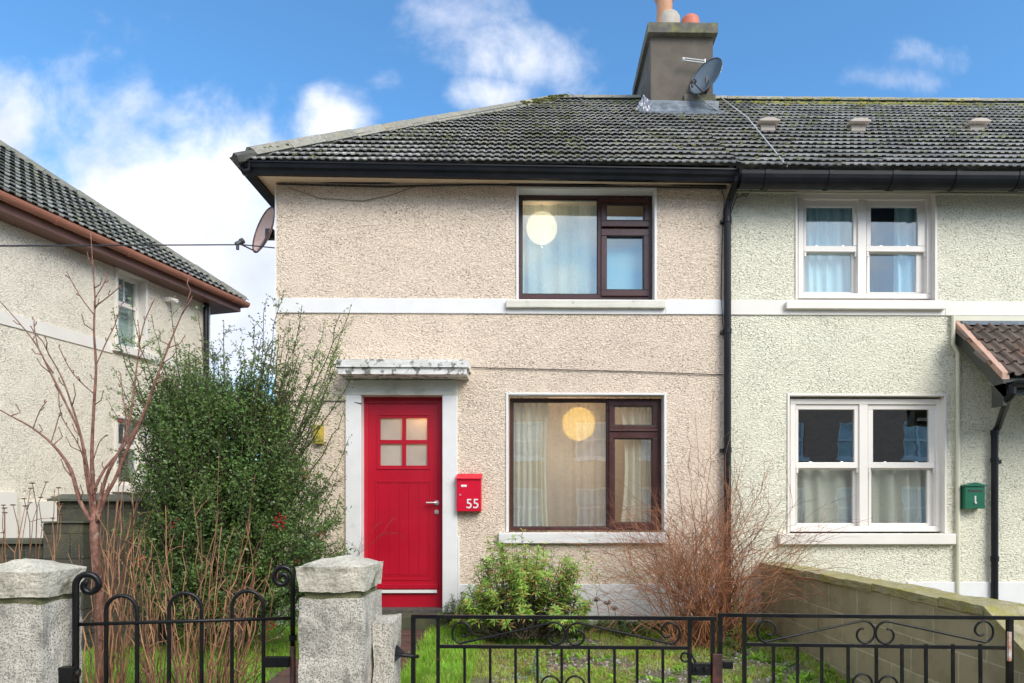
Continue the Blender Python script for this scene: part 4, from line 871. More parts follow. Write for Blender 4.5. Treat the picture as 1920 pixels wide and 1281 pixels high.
cable([P(1352, 352, Yc), P(1358, 372, Yc), P(1354, 440, Yc), P(1352, 560, Yc), P(1358, 640, Yc)], .0045, cable_m, 'loose black wire hanging beside the tall black downpipe')
cable([P(1388, 345, Yc), P(1392, 365, Yc), P(1400, 369, Yc), P(1407, 355, Yc), P(1406, 342, Yc)], .0045, cable_m, 'small loop of black wire right of the downpipe top', sub=5)
cable([P(1388, 350, Yc), P(1380, 372, Yc), P(1371, 398, Yc)], .0045, cable_m, 'black wire curving in behind the downpipe top')

# ------------------------------------------------------------ boundary walls
t = thing('boundary_wall', 'olive block garden wall with mossy coping between the two front gardens', 'garden wall', (2.4, 4.8, .3))
bx0, bx1 = 2.33, 2.50
m = MB(); m.add([(bx0, D, 0), (bx0, 2.6, -.1), (bx0, 2.6, .55), (bx0, 3.25, .965), (bx0, D, .935), (bx1, D, 0), (bx1, 2.6, -.1), (bx1, 2.6, .55), (bx1, 3.25, .965), (bx1, D, .935)],
    [(0, 4, 3, 2, 1), (5, 6, 7, 8, 9), (1, 2, 7, 6), (2, 3, 8, 7), (3, 4, 9, 8)]); m.build('wall', blockw, t)
m = MB(); y = 3.25; n_ = 9
for i in range(n_):
    ya, yb_ = 3.25 + (D - .01 - 3.25) * i / n_, 3.25 + (D - .01 - 3.25) * (i + 1) / n_ - .004; za_ = .967 - .03 * i / n_; j = U(-.004, .004)
    m.box(bx0 - .03 + j, bx1 + .05 + j, ya, yb_, za_ + j, za_ + .05 + j)
k0 = len(m.v)
m.add([(bx0 - .03, 2.55, .53), (bx1 + .05, 2.55, .53), (bx1 + .05, 3.245, .967), (bx0 - .03, 3.245, .967), (bx0 - .03, 2.55, .585), (bx1 + .05, 2.55, .585), (bx1 + .05, 3.245, 1.02), (bx0 - .03, 3.245, 1.02)],
    [(0, 3, 2, 1), (4, 5, 6, 7), (0, 1, 5, 4), (1, 2, 6, 5), (2, 3, 7, 6), (3, 0, 4, 7)])
cp = m.build('coping', copingm, t); roughen(cp, 4, .010, 13)
t = thing('boundary_wall', 'dark block pier and low wall behind the bare sapling on the left', 'garden wall', P(150, 1000, 5.6))
Yp = 5.6; m = MB(); m.pbox(106, 300, 940, 1250, Yp, Yp + .25); m.pbox(80, 155, 981, 1250, Yp - .12, Yp - .002); m.pbox(-400, 79.5, 1021, 1250, Yp - .05, Yp + .15); m.build('wall', blockl, t, bevel=.008)
m = MB(); q = prect(96, 310, 930, 940, Yp); m.prism([(Yp - .05, q[2]), (Yp + .3, q[2]), (Yp + .3, q[2] + .02), (Yp + .12, q[3] + .02), (Yp - .05, q[2] + .02)], 'x', q[0], q[1]); m.pbox(-400, 79, 1011, 1020, Yp - .09, Yp + .2); m.pbox(78, 157, 978, 980.6, Yp - .14, Yp - .001); cp = m.build('coping', copingd, t); roughen(cp, 3, .006, 10)

# ------------------------------------------------------------ gate pillars
def pillar(x0, x1, y0, y1, zb, zc0, zc1, za_, ov, label, seed):
    t = thing('gate_pillar', label, 'gate pillar', ((x0 + x1) / 2, (y0 + y1) / 2, -.1), 'rough concrete gate pillars')
    m = MB(); m.box(x0, x1, y0, y1, -.1, zb); o = m.build('shaft', conc, t, bevel=0); roughen(o, 22, .011, 8, seed)
    m = MB(); m.box(x0 + .018, x1 - .018, y0 + .018, y1 - .018, zb - .01, zc0 + .01); o = m.build('neck', M('mossy_neck', (.20, .20, .11), (.10, .11, .04), 9, .95, bs=50, bstr=.8, bd=.02), t); roughen(o, 8, .012, 12, seed)
    m = MB(); X0, X1, Y0_, Y1_ = x0 - ov, x1 + ov, y0 - ov, y1 + ov; xm, ym = (X0 + X1) / 2, (Y0_ + Y1_) / 2; s_ = .012; a_ = .02
    m.add([(X0 + s_, Y0_ + s_, zc0), (X1 - s_, Y0_ + s_, zc0), (X1 - s_, Y1_ - s_, zc0), (X0 + s_, Y1_ - s_, zc0), (X0, Y0_, zc1), (X1, Y0_, zc1), (X1, Y1_, zc1), (X0, Y1_, zc1),
           (xm - a_, ym - a_, za_), (xm + a_, ym - a_, za_), (xm + a_, ym + a_, za_), (xm - a_, ym + a_, za_)],
          [(0, 3, 2, 1), (0, 1, 5, 4), (1, 2, 6, 5), (2, 3, 7, 6), (3, 0, 4, 7), (4, 5, 9, 8), (5, 6, 10, 9), (6, 7, 11, 10), (7, 4, 8, 11), (8, 9, 10, 11)])
    o = m.build('cap', capm, t); roughen(o, 14, .009, 11, seed + 3)
    return t
a = P(560, 1130, 2.85); b = P(683, 1130, 2.85)
t = pillar(a.x, b.x, 2.85, 3.17, P(600, 1122, 2.85).z, P(620, 1110, 2.85).z, P(620, 1063, 2.84).z, P(633, 1042, 3.0).z, .012, 'lichened concrete gate pillar with pyramid cap left of the red door', 1)
YQ = 2.97; m = MB(); m.box(b.x + .005, P(739, 1180, YQ).x, YQ, YQ + .16, -.1, P(715, 1168, YQ).z); o = m.build('half_pier', conc, t)
bm = bmesh.new(); bm.from_mesh(o.data)
for v in bm.verts:
    if v.co.z > .5 and v.co.y > -.0: v.co.z += .015
bm.to_mesh(o.data); bm.free(); roughen(o, 10, .012, 11, 5)
b2 = P(80, 1130, 2.66)
pillar(b2.x - .31, b2.x, 2.66, 2.89, P(40, 1136, 2.62).z, P(40, 1124, 2.62).z, P(40, 1075, 2.61).z, P(47, 1049, 2.775).z, .012, 'pale concrete gate pillar cut by the left edge of the photo', 9)

# ------------------------------------------------------------ iron gates
def iron_bar(m, pts, r, n=6): m.tube(pts, r, n)
def arc(cx, cy, r, a0, a1, n=14): return [(cx + r * cos(radians(a0 + (a1 - a0) * i / n)), cy + r * sin(radians(a0 + (a1 - a0) * i / n))) for i in range(n + 1)]
def spiral(cx, cy, keys, n=8):       # keys: (angle, radius) in photo px, y down
    out = []
    for (a0, r0), (a1, r1) in zip(keys[:-1], keys[1:]):
        for i in range(n):
            t = i / n; a = radians(a0 + (a1 - a0) * t); r = r0 + (r1 - r0) * t; out.append((cx + r * cos(a), cy + r * sin(a)))
    a, r = keys[-1]; out.append((cx + r * cos(radians(a)), cy + r * sin(radians(a)))); return out
# pedestrian gate
gYa, gYb = 2.785, 3.05
def Yg(px): return gYa + (gYb - gYa) * (px - 140) / (549 - 140)
def G1(px, py): return P(px, py, Yg(px))
gt = thing('garden_gate', 'black iron hoop-topped pedestrian gate between the two pillars', 'gate', G1(345, 1450))
def part1(name, lists, r, mat=iron, n=8):
    m = MB()
    for l in lists: m.tube([G1(*q) for q in l], r, n)
    return m.build(name, mat, gt, smooth=True)
part1('stile', [[(142, 1500), (142, 1100)] + spiral(165, 1097, [(180, 23), (270, 20), (360, 20), (450, 13), (540, 8), (630, 5)])], .0135)
part1('stile', [[(549, 1212), (549, 1090)] + spiral(530, 1083, [(360, 19), (270, 20), (180, 16), (90, 13), (0, 8), (-90, 6), (-180, 4)])], .012)
part1('stile', [[(549, 1500), (549, 1211)]], .0145, rustiron)
part1('rail', [[(140, 1171), (549, 1159)]], .010, n=4); part1('rail', [[(140, 1450), (549, 1440)]], .010, n=4)
for (xa_, xb_, yt) in ((199, 257, 1117), (317, 378, 1112), (435, 494, 1108)):
    cxm, r_ = (xa_ + xb_) / 2, (xb_ - xa_) / 2
    part1('hoop', [[(xa_, 1448)] + arc(cxm, yt + r_, r_, 180, 360, 12) + [(xb_, 1446)]], .0088)
m = MB(); a, b = G1(496, 1232), G1(547, 1248); m.box(a.x, b.x, a.y - .008, a.y + .02, b.z, a.z); m.build('latch', iron, gt, bevel=.003)
m = MB(); a, b = G1(112, 1250), G1(148, 1290); m.box(a.x, b.x, a.y - .02, a.y + .02, b.z, a.z); m.tube([G1(135, 1263), G1(150, 1263)], .022, 10); m.build('hinge', iron, gt, bevel=.004)
m = MB(); a = G1(549, 1196); m.tube([a - Vector((0, 0, .012)), a + Vector((0, 0, .012))], .019, 10); m.build('collar', iron, gt)
# driveway gates
def drive_gate(label, Yf, top, lowr, verts, bars, scr, circ, rpatch=False, topx=None):
    def G2(px, py): return P(px, py, Yf(px))
    o = thing('driveway_gate', label, 'gate', G2((verts[0][0] + verts[-1][0]) / 2, 1480), 'black iron driveway gates')
    def part(name, lists, r, n=4, mat=iron, sm=False):
        m = MB()
        for l in lists: m.tube([G2(*q) for q in l], r, n)
        return m.build(name, mat, o, smooth=sm)
    part('top_rail', [top], .012)
    part('middle_rail', [lowr], .011)
    part('bottom_rail', [[(lowr[0][0], 1460), (lowr[1][0], 1465)]], .011)
    for (x, y0, r) in verts: part('stile', [[(x, y0), (x, 1490)]], r)
    for x in bars: part('bar', [[(x, lowr[0][1]), (x + 1, 1462)]], .0085)
    xl, xm, xr, dy = scr
    s1 = spiral(xl, 1186 + dy, [(450, 5), (360, 16), (270, 19), (180, 18), (100, 21)]) 
    s2 = spiral(xm - 21, 1190 + dy, [(262, 23), (360, 20), (450, 19), (540, 13), (625, 8)])
    def mir(l): return [(2 * xm - x, y + 1) for x, y in l]
    part('scroll', [s1 + s2], .0055, 6, sm=True); part('scroll', [mir(s1 + s2)], .0055, 6, sm=True)
    for (cx_, cy_) in circ: part('ring', [arc(cx_, cy_ + 18, 18, 0, 360, 22)], .0055, 6, sm=True)
    return o, G2
YfA = lambda px: 3.02 - .02 * (px - 770) / 570
ga, GA = drive_gate('black iron driveway gate leaf in front of the green bush', YfA, [(772, 1156), (1342, 1160)], [(825, 1212), (1292, 1215)], [(775, 1155, .0135), (821.5, 1157, .011), (1293, 1161, .012), (1336, 1160, .012)],
    (871, 919, 966.5, 1007.5, 1053, 1104, 1152, 1194.5, 1242.5), (866, 1061, 1256, 0), ((1032, 1268), (1078, 1268)))
m = MB(); a = P(742, 1228, 2.99); b = GA(778, 1231); m.tube([a, a + Vector((.03, 0, 0)), b], .010, 8); m.add([(a.x, a.y - .02, a.z - .03), (a.x + .045, a.y, a.z + .008), (a.x, a.y + .02, a.z + .045), (a.x - .01, a.y + .01, a.z)], [(0, 1, 2), (0, 2, 3)])
m.tube([b - Vector((0, 0, .006)), b + Vector((0, 0, .006))], .02, 8); m.build('hinge', iron, ga)
m = MB(); m.tube([GA(1296, 1262), GA(1293, 1240)] + [GA(*q) for q in spiral(1285, 1232, [(60, 9), (180, 8), (270, 8), (380, 4)])], .006, 6); m.tube([GA(1296, 1225), GA(1303, 1240), GA(1305, 1252)], .006, 6); m.build('latch', iron, ga, smooth=True)
m = MB(); a, b = GA(1297, 1243), GA(1332, 1266); m.box(a.x, b.x, a.y - .012, a.y + .012, b.z, a.z)
for px in (1306, 1322): q = GA(px, 1253); m.tube([(q.x, q.y - .012, q.z), (q.x, q.y - .022, q.z)], .010, 8)
m.build('bolt_plate', iron, ga, bevel=.002)
m = MB(); a, b = GA(1334, 1225), GA(1353, 1300); m.box(a.x, b.x, a.y - .02, a.y + .016, b.z, a.z); m.build('lock_case', rustiron, ga, bevel=.003)
YfB = lambda px: 3.0 - .04 * (px - 1350) / 540
gb, GB = drive_gate('black iron driveway gate leaf in front of the olive block wall', YfB, [(1347, 1153), (2010, 1160)], [(1398, 1208), (1888, 1215)], [(1350, 1151, .0135), (1395.5, 1156, .012), (1893, 1160, .016)],
    (1450, 1495, 1540.5, 1590, 1643, 1691, 1736, 1786.5, 1838), (1438, 1641, 1844, -3), ((1617, 1264), (1665, 1268)))
m = MB(); m.tube([GB(1889, 1184) + Vector((0, -.012, 0)), GB(1889, 1238) + Vector((0, -.012, 0))], .0095, 6); m.build('flaked_patch', whiteflake, gb)
m = MB(); a, b = GB(1354, 1239), GB(1374, 1254); m.box(a.x, b.x, a.y - .01, a.y + .01, b.z, a.z); m.build('bolt_plate', iron, gb, bevel=.004)

# ------------------------------------------------------------ plants
def rdir(rs, up=0.0):
    v = Vector((rs.gauss(0, 1), rs.gauss(0, 1), rs.gauss(0, 1) + up)); return v.normalized()
def bend(p0, p1, sagv, n=8, jit=0.0, rs=random):
    p0, p1 = Vector(p0), Vector(p1); out = []
    for i in range(n + 1):
        t = i / n; p = p0.lerp(p1, t) + sagv * (4 * t * (1 - t))
        if 0 < i: p += Vector((rs.gauss(0, jit), rs.gauss(0, jit), rs.gauss(0, jit)))
        out.append(p)
    return out
def taper(n, a, b): return [a + (b - a) * i / (n - 1) for i in range(n)]

# --- big evergreen berry shrub
rs = random.Random(21); BY = 5.35
sh = thing('evergreen_shrub', 'large dark green small-leaved shrub with red berries at the house corner', 'shrub', P(430, 1190, BY))
stems, lv, lv2, ber = MB(), MB(), MB(), MB()
def leaves_on(pts, dens, size, mbx, spread, rs, i0=.25):
    L = sum((pts[i + 1] - pts[i]).length for i in range(len(pts) - 1)); n = int(L * dens * (1 - i0)) + 1
    for k in range(n):
        t = i0 + (1 - i0) * rs.random(); f = t * (len(pts) - 1); i = min(int(f), len(pts) - 2); p = pts[i].lerp(pts[i + 1], f - i)
        d = rdir(rs, .4); s_ = d.cross(rdir(rs)).normalized()
        mbx.leaf(p + rdir(rs) * spread * rs.random(), d, s_, size * rs.uniform(.6, 1.25), size * .5 * rs.uniform(.7, 1.2))
root = P(430, 1185, BY)
for k in range(700):
    # body: a lumpy egg seen from px 235..640, 690..1180
    a = rs.uniform(0, 2 * pi); rr2 = sqrt(rs.random()); ty = rs.uniform(0, 1)
    py = 1170 - 470 * ty; half = 215 * (1 - .8 * max(0, ty - .45) ** 1.1) * (1 - .25 * max(0, .2 - ty)) * (.9 + .1 * min(1, ty * 4))
    cxp = 426 + 22 * sin(ty * 5) 
    tx = cxp + half * rr2 * cos(a) * 1.0; Yt = BY + .62 * rr2 * sin(a) * (1 - .35 * ty)
    p1 = P(tx, py, Yt); p0 = root.lerp(p1, rs.uniform(.35, .6)) + Vector((rs.gauss(0, .06), rs.gauss(0, .06), -.1 * rs.random()))
    pts = bend(p0, p1, Vector((0, 0, .04)), 6, .012, rs); stems.tube(pts, taper(7, .006, .002), 3, caps=False)
    leaves_on(pts, 165, rs.choice((.026, .033, .038)), lv, .075, rs, .1)
    for j in range(2):
        q = p1 + rdir(rs, .5) * rs.uniform(.08, .2); pt2 = bend(pts[4], q, Vector((0, 0, .02)), 4, .006, rs); stems.tube(pt2, taper(5, .003, .0015), 3, caps=False); leaves_on(pt2, 190, .024, lv, .05, rs, .1)
for k in range(14):
    p1 = P(rs.uniform(300, 560), rs.uniform(800, 1100), BY + rs.uniform(-.3, .3)); pts = bend(root + Vector((rs.gauss(0, .12), rs.gauss(0, .1), -.1)), p1, Vector((rs.gauss(0, .05), 0, 0)), 8, .01, rs); stems.tube(pts, taper(9, .02, .007), 5)
tips = [(205, 575), (228, 620), (250, 560), (285, 590), (322, 560), (338, 640), (372, 575), (398, 640), (420, 600), (455, 650), (478, 610), (497, 560), (518, 545), (508, 640), (545, 600), (560, 570), (575, 655), (608, 600), (632, 590), (660, 568), (640, 640), (655, 700), (622, 720), (648, 765), (655, 820), (640, 880), (215, 690), (200, 740), (232, 840), (640, 930), (585, 700), (538, 690), (300, 650), (265, 680), (350, 690), (430, 690), (600, 660), (525, 740), (245, 760)]
tips += [(rs.uniform(235, 640), rs.uniform(630, 780)) for _ in range(58)]
for (tx, ty) in tips:
    Yt = BY + rs.uniform(-.35, .4); tx += rs.uniform(-6, 6)
    p1 = P(tx, ty, Yt); b0 = P(430 + (tx - 430) * .52, max(ty + 170, 850), BY + rs.uniform(-.25, .25))
    pts = bend(b0, p1, Vector((rs.gauss(0, .02) + (tx - 430) * .00025, 0, .03)), 9, .007, rs); stems.tube(pts, taper(10, .0065, .002), 4, caps=False)
    leaves_on(pts, 105, .025, lv2 if rs.random() < .6 else lv, .045, rs, .15)
    for j in range(7):
        i = rs.randrange(2, 9); d = (Vector((rs.choice((-1, 1)) * rs.uniform(.5, 1), rs.gauss(0, .4), rs.uniform(.3, 1)))).normalized(); q = bend(pts[i], pts[i] + d * rs.uniform(.06, .18), Vector((0, 0, .01)), 3, .003, rs)
        stems.tube(q, taper(4, .0028, .0015), 3, caps=False); leaves_on(q, 130, .022, lv2, .025, rs, .1)
for (bx_, by_, n_) in ((525, 975, 16), (520, 985, 12), (265, 1050, 8), (258, 1052, 8), (230, 790, 7), (400, 1130, 4), (510, 1170, 9), (330, 985, 5), (575, 890, 6), (470, 900, 3), (600, 1000, 5), (560, 1060, 4)):
    c = P(bx_, by_, BY - .62 if by_ > 900 else BY - .3)
    for k in range(n_): ber.ball(c + Vector((rs.gauss(0, .022), rs.gauss(0, .02), rs.gauss(0, .022))), .007, 7, 5)
stems.build('branch', darktwig, sh, smooth=True); fo = lv.build('foliage', leafd, sh); lv2.build('young_foliage', leafl, sh); ber.build('berries', berrym, sh, kind='stuff')

# --- bare sapling
rs = random.Random(4); SY = 4.05
sp_ = thing('bare_sapling', 'leafless young tree with red-brown forked branches by the left pillar', 'tree', P(190, 1420, SY))
def S(px, py, dy=0): return P(px, py, SY + dy)
tr = MB(); tr.tube([S(196, 1420), S(190, 1250), S(186, 1120), S(180, 1040), S(177, 1000), S(176, 960)], [.034, .031, .029, .028, .027, .016], 10)
tr.build('trunk', bark, sp_, smooth=True)
br = MB()
limbs = [([(176, 985), (150, 940), (132, 880), (100, 835), (60, 802), (20, 780), (-25, 755)], .019, -.1), ([(176, 985), (168, 930), (160, 880), (152, 820), (125, 760), (95, 700), (70, 650), (40, 610), (0, 565)], .016, .1),
         ([(176, 975), (172, 930), (163, 870), (150, 810), (128, 740), (112, 700), (92, 665), (80, 640)], .012, -.2), ([(178, 975), (174, 900), (172, 850), (176, 760), (180, 690), (176, 620), (178, 560), (174, 500), (170, 435)], .018, 0),
         ([(182, 975), (190, 925), (205, 880), (222, 850), (240, 800), (250, 740), (256, 690), (262, 640), (258, 600)], .017, .15), ([(182, 980), (198, 930), (215, 900), (240, 840), (268, 780), (290, 720), (310, 665), (330, 615), (345, 580), (358, 545)], .018, -.05),
         ([(176, 920), (196, 880), (230, 840), (262, 790), (285, 730), (300, 690), (318, 640)], .013, .2), ([(240, 840), (236, 780), (230, 740), (226, 700)], .006, .1), ([(100, 700), (75, 660), (65, 620), (64, 600)], .006, .1),
         ([(178, 740), (150, 715), (130, 690), (110, 650)], .005, -.05), ([(178, 690), (200, 640), (215, 610), (228, 570)], .005, 0.05), ([(176, 590), (150, 555), (125, 510)], .005, 0), ([(178, 560), (196, 530), (202, 515)], .004, .05), ([(178, 575), (205, 555), (228, 535)], .005, -.05), ([(262, 640), (272, 600), (290, 560)], .005, 0),
         ([(176, 860), (186, 830), (200, 815)], .004, 0), ([(160, 870), (145, 830), (115, 780), (110, 735)], .005, 0), ([(62, 803), (75, 770), (88, 752)], .004, 0), ([(95, 832), (105, 800), (112, 775)], .004, 0)]
for pts, r0, dy in limbs:
    n = len(pts); out = []
    for i, q in enumerate(pts): out.append(S(q[0], q[1], dy * i / n))
    fine = []
    for i in range(n - 1):
        for k in range(3):
            a_ = out[max(i - 1, 0)]; b_, c_ = out[i], out[i + 1]; d_ = out[min(i + 2, n - 1)]; t = k / 3
            fine.append(.5 * ((2 * b_) + (c_ - a_) * t + (2 * a_ - 5 * b_ + 4 * c_ - d_) * t * t + (3 * b_ - a_ - 3 * c_ + d_) * t ** 3))
    fine.append(out[-1])
    br.tube(fine, [.0028 + (r0 * .76 - .0028) * (1 - i_ / (len(fine) - 1)) ** 1.25 * (1 + .10 * rs.gauss(0, 1)) for i_ in range(len(fine))], 7)
    for i in range(3, len(fine), 2):
        for _q in range(1 if rs.random() < .75 else 0):
            d = (fine[i] - fine[i - 1]).normalized(); s_ = Vector((rs.choice((-1, 1)) * rs.uniform(.5, 1), rs.gauss(0, .4), rs.uniform(-.1, .8))).normalized(); l = rs.uniform(.015, .15) if r0 > .01 else rs.uniform(.01, .03)
            q = [fine[i], fine[i] + (s_ + d * .4).normalized() * l * .6, fine[i] + (s_ + d).normalized() * l]; br.tube(q, [.0035, .003, .0025], 5); br.ball(q[-1], .0045, 5, 4)
br.build('branch', bark, sp_, smooth=True)

# --- stand of dead perennial stems, and one behind the left pillar
def stemclump(label, n, xr, topf, Y0, Y1, seed, heads, lean, hs):
    rs = random.Random(seed); t = thing('dead_stem_clump', label, 'plant', P(sum(xr) / 2, 1380, (Y0 + Y1) / 2)); m = MB(); hd = []
    for k in range(n):
        bx_ = rs.uniform(*xr); Y = rs.uniform(Y0, Y1); b0 = P(bx_, 1400, Y); b0.z = .15
        bx_ = sum(xr) / 2 + (bx_ - sum(xr) / 2) * (.75 if n > 20 else 1); b0.x = P(bx_, 1400, Y).x
        ty = topf(bx_, rs); tx = bx_ + rs.gauss(lean, 34) + (bx_ - sum(xr) / 2) * (.6 if n > 20 else 0); p1 = P(tx, ty, Y + rs.uniform(-.15, .15))
        pts = bend(b0, p1, Vector((rs.gauss(0, .05), rs.gauss(0, .03), 0)), 10, .009, rs); m.tube(pts, taper(11, rs.uniform(.0032, .0068), .0020), 5, caps=False)
        for j in range(rs.randrange(0, 4)):
            i = rs.randrange(4, 10); q = pts[i] + Vector((rs.gauss(0, .06), rs.gauss(0, .03), rs.uniform(.02, .12))); m.tube([pts[i], pts[i].lerp(q, .5) + Vector((0, 0, .01)), q], [.003, .0025, .0015], 4, caps=False)
            if rs.random() < heads: hd.append((q, .007 * hs))
        if rs.random() < heads: hd.append((pts[-1], .009 * hs))
    m.build('stem', stemm, t, smooth=True)
    for (q, rr3) in hd[:95]: h = MB(); h.ball(q, rr3, 8, 4, (1.7, 1.5, .45)); h.build('seed_head', seedm, t)
    return t
stemclump('dense stand of bare reddish-brown stems behind the pedestrian gate', 95, (250, 470), lambda x, r: r.gauss(1115, 60) if r.random() < .75 else r.gauss(1000, 45), 3.5, 4.5, 1, .15, 22, .7)
stemclump('tall reddish dead stems crowding round the sapling trunk', 42, (165, 245), lambda x, r: r.gauss(980, 50), 3.7, 4.4, 2, .3, 8, .8)
stemclump('thin dead stems with flat brown seed heads above the left pillar', 17, (-20, 110), lambda x, r: r.uniform(905, 985), 3.7, 4.5, 3, .95, 3, 1.1)

# --- leafless tangled shrub
rs = random.Random(8); TY = 5.75
ts = thing('bare_shrub', 'fountain of bare tangled red-brown twigs between the two houses', 'shrub', P(1325, 1190, TY)); m, m2 = MB(), MB()
def grow(m, p, d, L, r, droop, rs, n=12, sub=2, wander=.12):
    pts = [p.copy()]; st = L / n
    for i in range(n):
        d = (d + Vector((rs.gauss(0, wander), rs.gauss(0, wander), rs.gauss(0, wander) - droop * i / n))).normalized(); p = p + d * st
        if p.y > D - .05: p.y = D - .05; d.y = -abs(d.y)
        pts.append(p.copy())
    m.tube(pts, taper(n + 1, r, r * .4), 4 if r > .003 else 3, caps=False)
    if sub:
        for k in range(sub + rs.randrange(0, 3)):
            i = rs.randrange(n // 3, n); dd = (pts[i] - pts[i - 1]).normalized(); grow(m, pts[i], (dd + rdir(rs) * .55).normalized(), L * rs.uniform(.2, .45), r * .55, droop * .8, rs, 7, sub - 1, wander)
for k in range(240):
    b0 = P(rs.uniform(1260, 1390), 1170, TY + rs.uniform(-.35, .3)); b0.z = .33
    sx_ = rs.gauss(-.10, .52); d = Vector((sx_, rs.gauss(-.05, .25), 1)).normalized()
    L = rs.uniform(.8, 1.4) * 1.1 if abs(sx_) > .3 else rs.uniform(.9, 1.8)
    grow(m, b0, d, L, rs.uniform(.0026, .0043), .13 if abs(sx_) > .2 else .07, rs, 12, 2, .14)
for k in range(100):
    b0 = P(rs.uniform(1250, 1400), rs.uniform(1000, 1120), TY + rs.uniform(-.4, .3)); sx_ = rs.gauss(-.2, .8); grow(m, b0, Vector((sx_, rs.gauss(-.1, .5), rs.uniform(-.1, .6))).normalized(), rs.uniform(.4, .95), .0026, .3, rs, 10, 1, .2)
for k in range(60):
    b0 = P(rs.uniform(1280, 1375), 1180, TY + rs.uniform(-.2, .2)); b0.z = .3; grow(m2, b0, Vector((rs.gauss(0, .16), rs.gauss(0, .16), 1)).normalized(), rs.uniform(.4, .85), rs.uniform(.006, .011), .04, rs, 9, 1, .14)
for tx, ty in ((1335, 735), (1290, 800), (1305, 770), (1445, 860), (1440, 880), (1395, 830), (1475, 930)):
    pts = bend(P(1325 + rs.uniform(-25, 25), 1080, TY), P(tx, ty, TY), Vector(((tx - 1325) * .0006, 0, .06)), 12, .008, rs); m.tube(pts, taper(13, .004, .0016), 4, caps=False)
    for j in range(3): grow(m, pts[7 + j], rdir(rs, .6), .2, .002, .05, rs, 5, 1)
m.build('twig', twigm, ts, smooth=True); m2.build('stem', twigm, ts, smooth=True)
lf = MB()
for k in range(130):
    p = P(rs.gauss(1150, 60), rs.gauss(1080, 14), TY - .1) if k < 70 else P(rs.gauss(1100, 12), rs.gauss(1060, 20), 5.6); d = rdir(rs, .2); lf.leaf(p, d, d.cross(rdir(rs)).normalized(), .035, .013)
lf.build('foliage', leafb, ts)

# --- light green whorled bush
def whorl(mbx, p, ax, n, L, w_, rs):
    a0 = rs.uniform(0, 6.28); u = ax.orthogonal().normalized(); v = ax.cross(u)
    for k in range(n):
        a = a0 + 2 * pi * k / n + rs.gauss(0, .2); r_ = u * cos(a) + v * sin(a); d = (r_ + ax * rs.uniform(.1, .7)).normalized(); s_ = ax.cross(r_).normalized(); l = L * rs.uniform(.7, 1.15)
        b_ = Vector(p); mid = b_ + d * l * .5; tip = b_ + (d - ax * .15).normalized() * l
        mbx.add([b_, mid + s_ * w_, tip, mid - s_ * w_, mid + ax * w_ * .3], [(0, 1, 4), (1, 2, 4), (2, 3, 4), (3, 0, 4)])
def bush(name, label, base_, n, env, Yc_, dep, L, w_, lm, seed, rad=.005, mid=.5):
    rs = random.Random(seed); t = thing(name, label, 'bush', base_); st, lf = MB(), MB()
    for k in range(n):
        x0, x1, y0, y1 = env; a = rs.uniform(0, 2 * pi); r_ = sqrt(rs.random()); cx_, cy_ = (x0 + x1) / 2, y1; 
        tx = cx_ + (x1 - x0) / 2 * r_ * cos(a); hh = (y1 - y0) * sqrt(max(0, 1 - (r_ * cos(a)) ** 2)) * rs.uniform(.12, 1.0) * (.78 + .42 * noise.noise(Vector((tx * .02, seed, 0))) + .12 * rs.random()); ty = cy_ - hh; Yt = Yc_ + dep * r_ * sin(a)
        p1 = P(tx, ty, Yt); b0 = Vector(base_) + Vector((rs.gauss(0, .08) + (p1.x - base_[0]) * .35, rs.gauss(0, .05), 0)); pts = bend(b0, p1, Vector(((p1.x - b0.x) * .1, 0, 0)), 7, .008, rs); st.tube(pts, taper(8, rad, .0018), 4, caps=False)
        ax = (pts[-1] - pts[-2]).normalized()
        for j in range(5):
            if j > 1 and rs.random() < .3: continue
            f = 1 - j * .07; i = min(int(f * 7), 6); p = pts[i].lerp(pts[i + 1], f * 7 - i); whorl(lf, p, (ax + rdir(rs) * .3).normalized(), rs.randrange(5, 8), L * (1 + j * .12), w_, rs)
    st.build('branch', darktwig, t, smooth=True); lf.build('foliage', lm, t); return t
bush('green_bush', 'light green bush of narrow leaf whorls below the ground-floor window', P(985, 1195, 5.75), 320, (846, 1112, 975, 1185), 5.75, .42, .058, .0085, leafb, 31)
bush('green_bush', 'taller narrow sprigs rising from the green bush under the window sill', P(1000, 1190, 5.9), 26, (925, 1040, 985, 1150), 5.9, .1, .045, .006, leafb, 33)
bush('low_plant', 'dark twiggy low plant with small leaves right of the doorstep', P(850, 1190, 6.2), 90, (815, 905, 1100, 1185), 6.2, .2, .035, .003, sedge, 34, .003)
bush('spurge_plant', 'blue-green feathery spurge seen between the driveway gate bars', P(985, 1320, 4.75), 16, (962, 1030, 1205, 1300), 4.75, .12, .03, .004, spurge, 35, .003)
bush('leafy_sprig', 'bright green upright sprig in front of the bare shrub by the wall', P(1385, 1250, 5.5), 10, (1372, 1400, 1085, 1230), 5.5, .04, .04, .006, leafb, 36, .003)
bush('leafy_sprig', 'trailing grey-green sprig at the foot of the shrub beside the gate post', P(1375, 1260, 5.3), 10, (1350, 1385, 1150, 1260), 5.3, .05, .04, .005, sedge, 37, .003)
rs = random.Random(12)
dt = thing('bare_twigs', 'thin black leafless twigs against the white surround left of the door', 'plant', P(650, 1100, 6.3)); m = MB()
for k in range(9):
    b0 = P(rs.uniform(640, 665), 1090, 6.3); grow(m, b0, Vector((rs.gauss(0, .4), 0, 1)).normalized(), rs.uniform(.5, .85), .0032, .1, rs, 10, 2, .16)
m.build('twig', darktwig, dt)
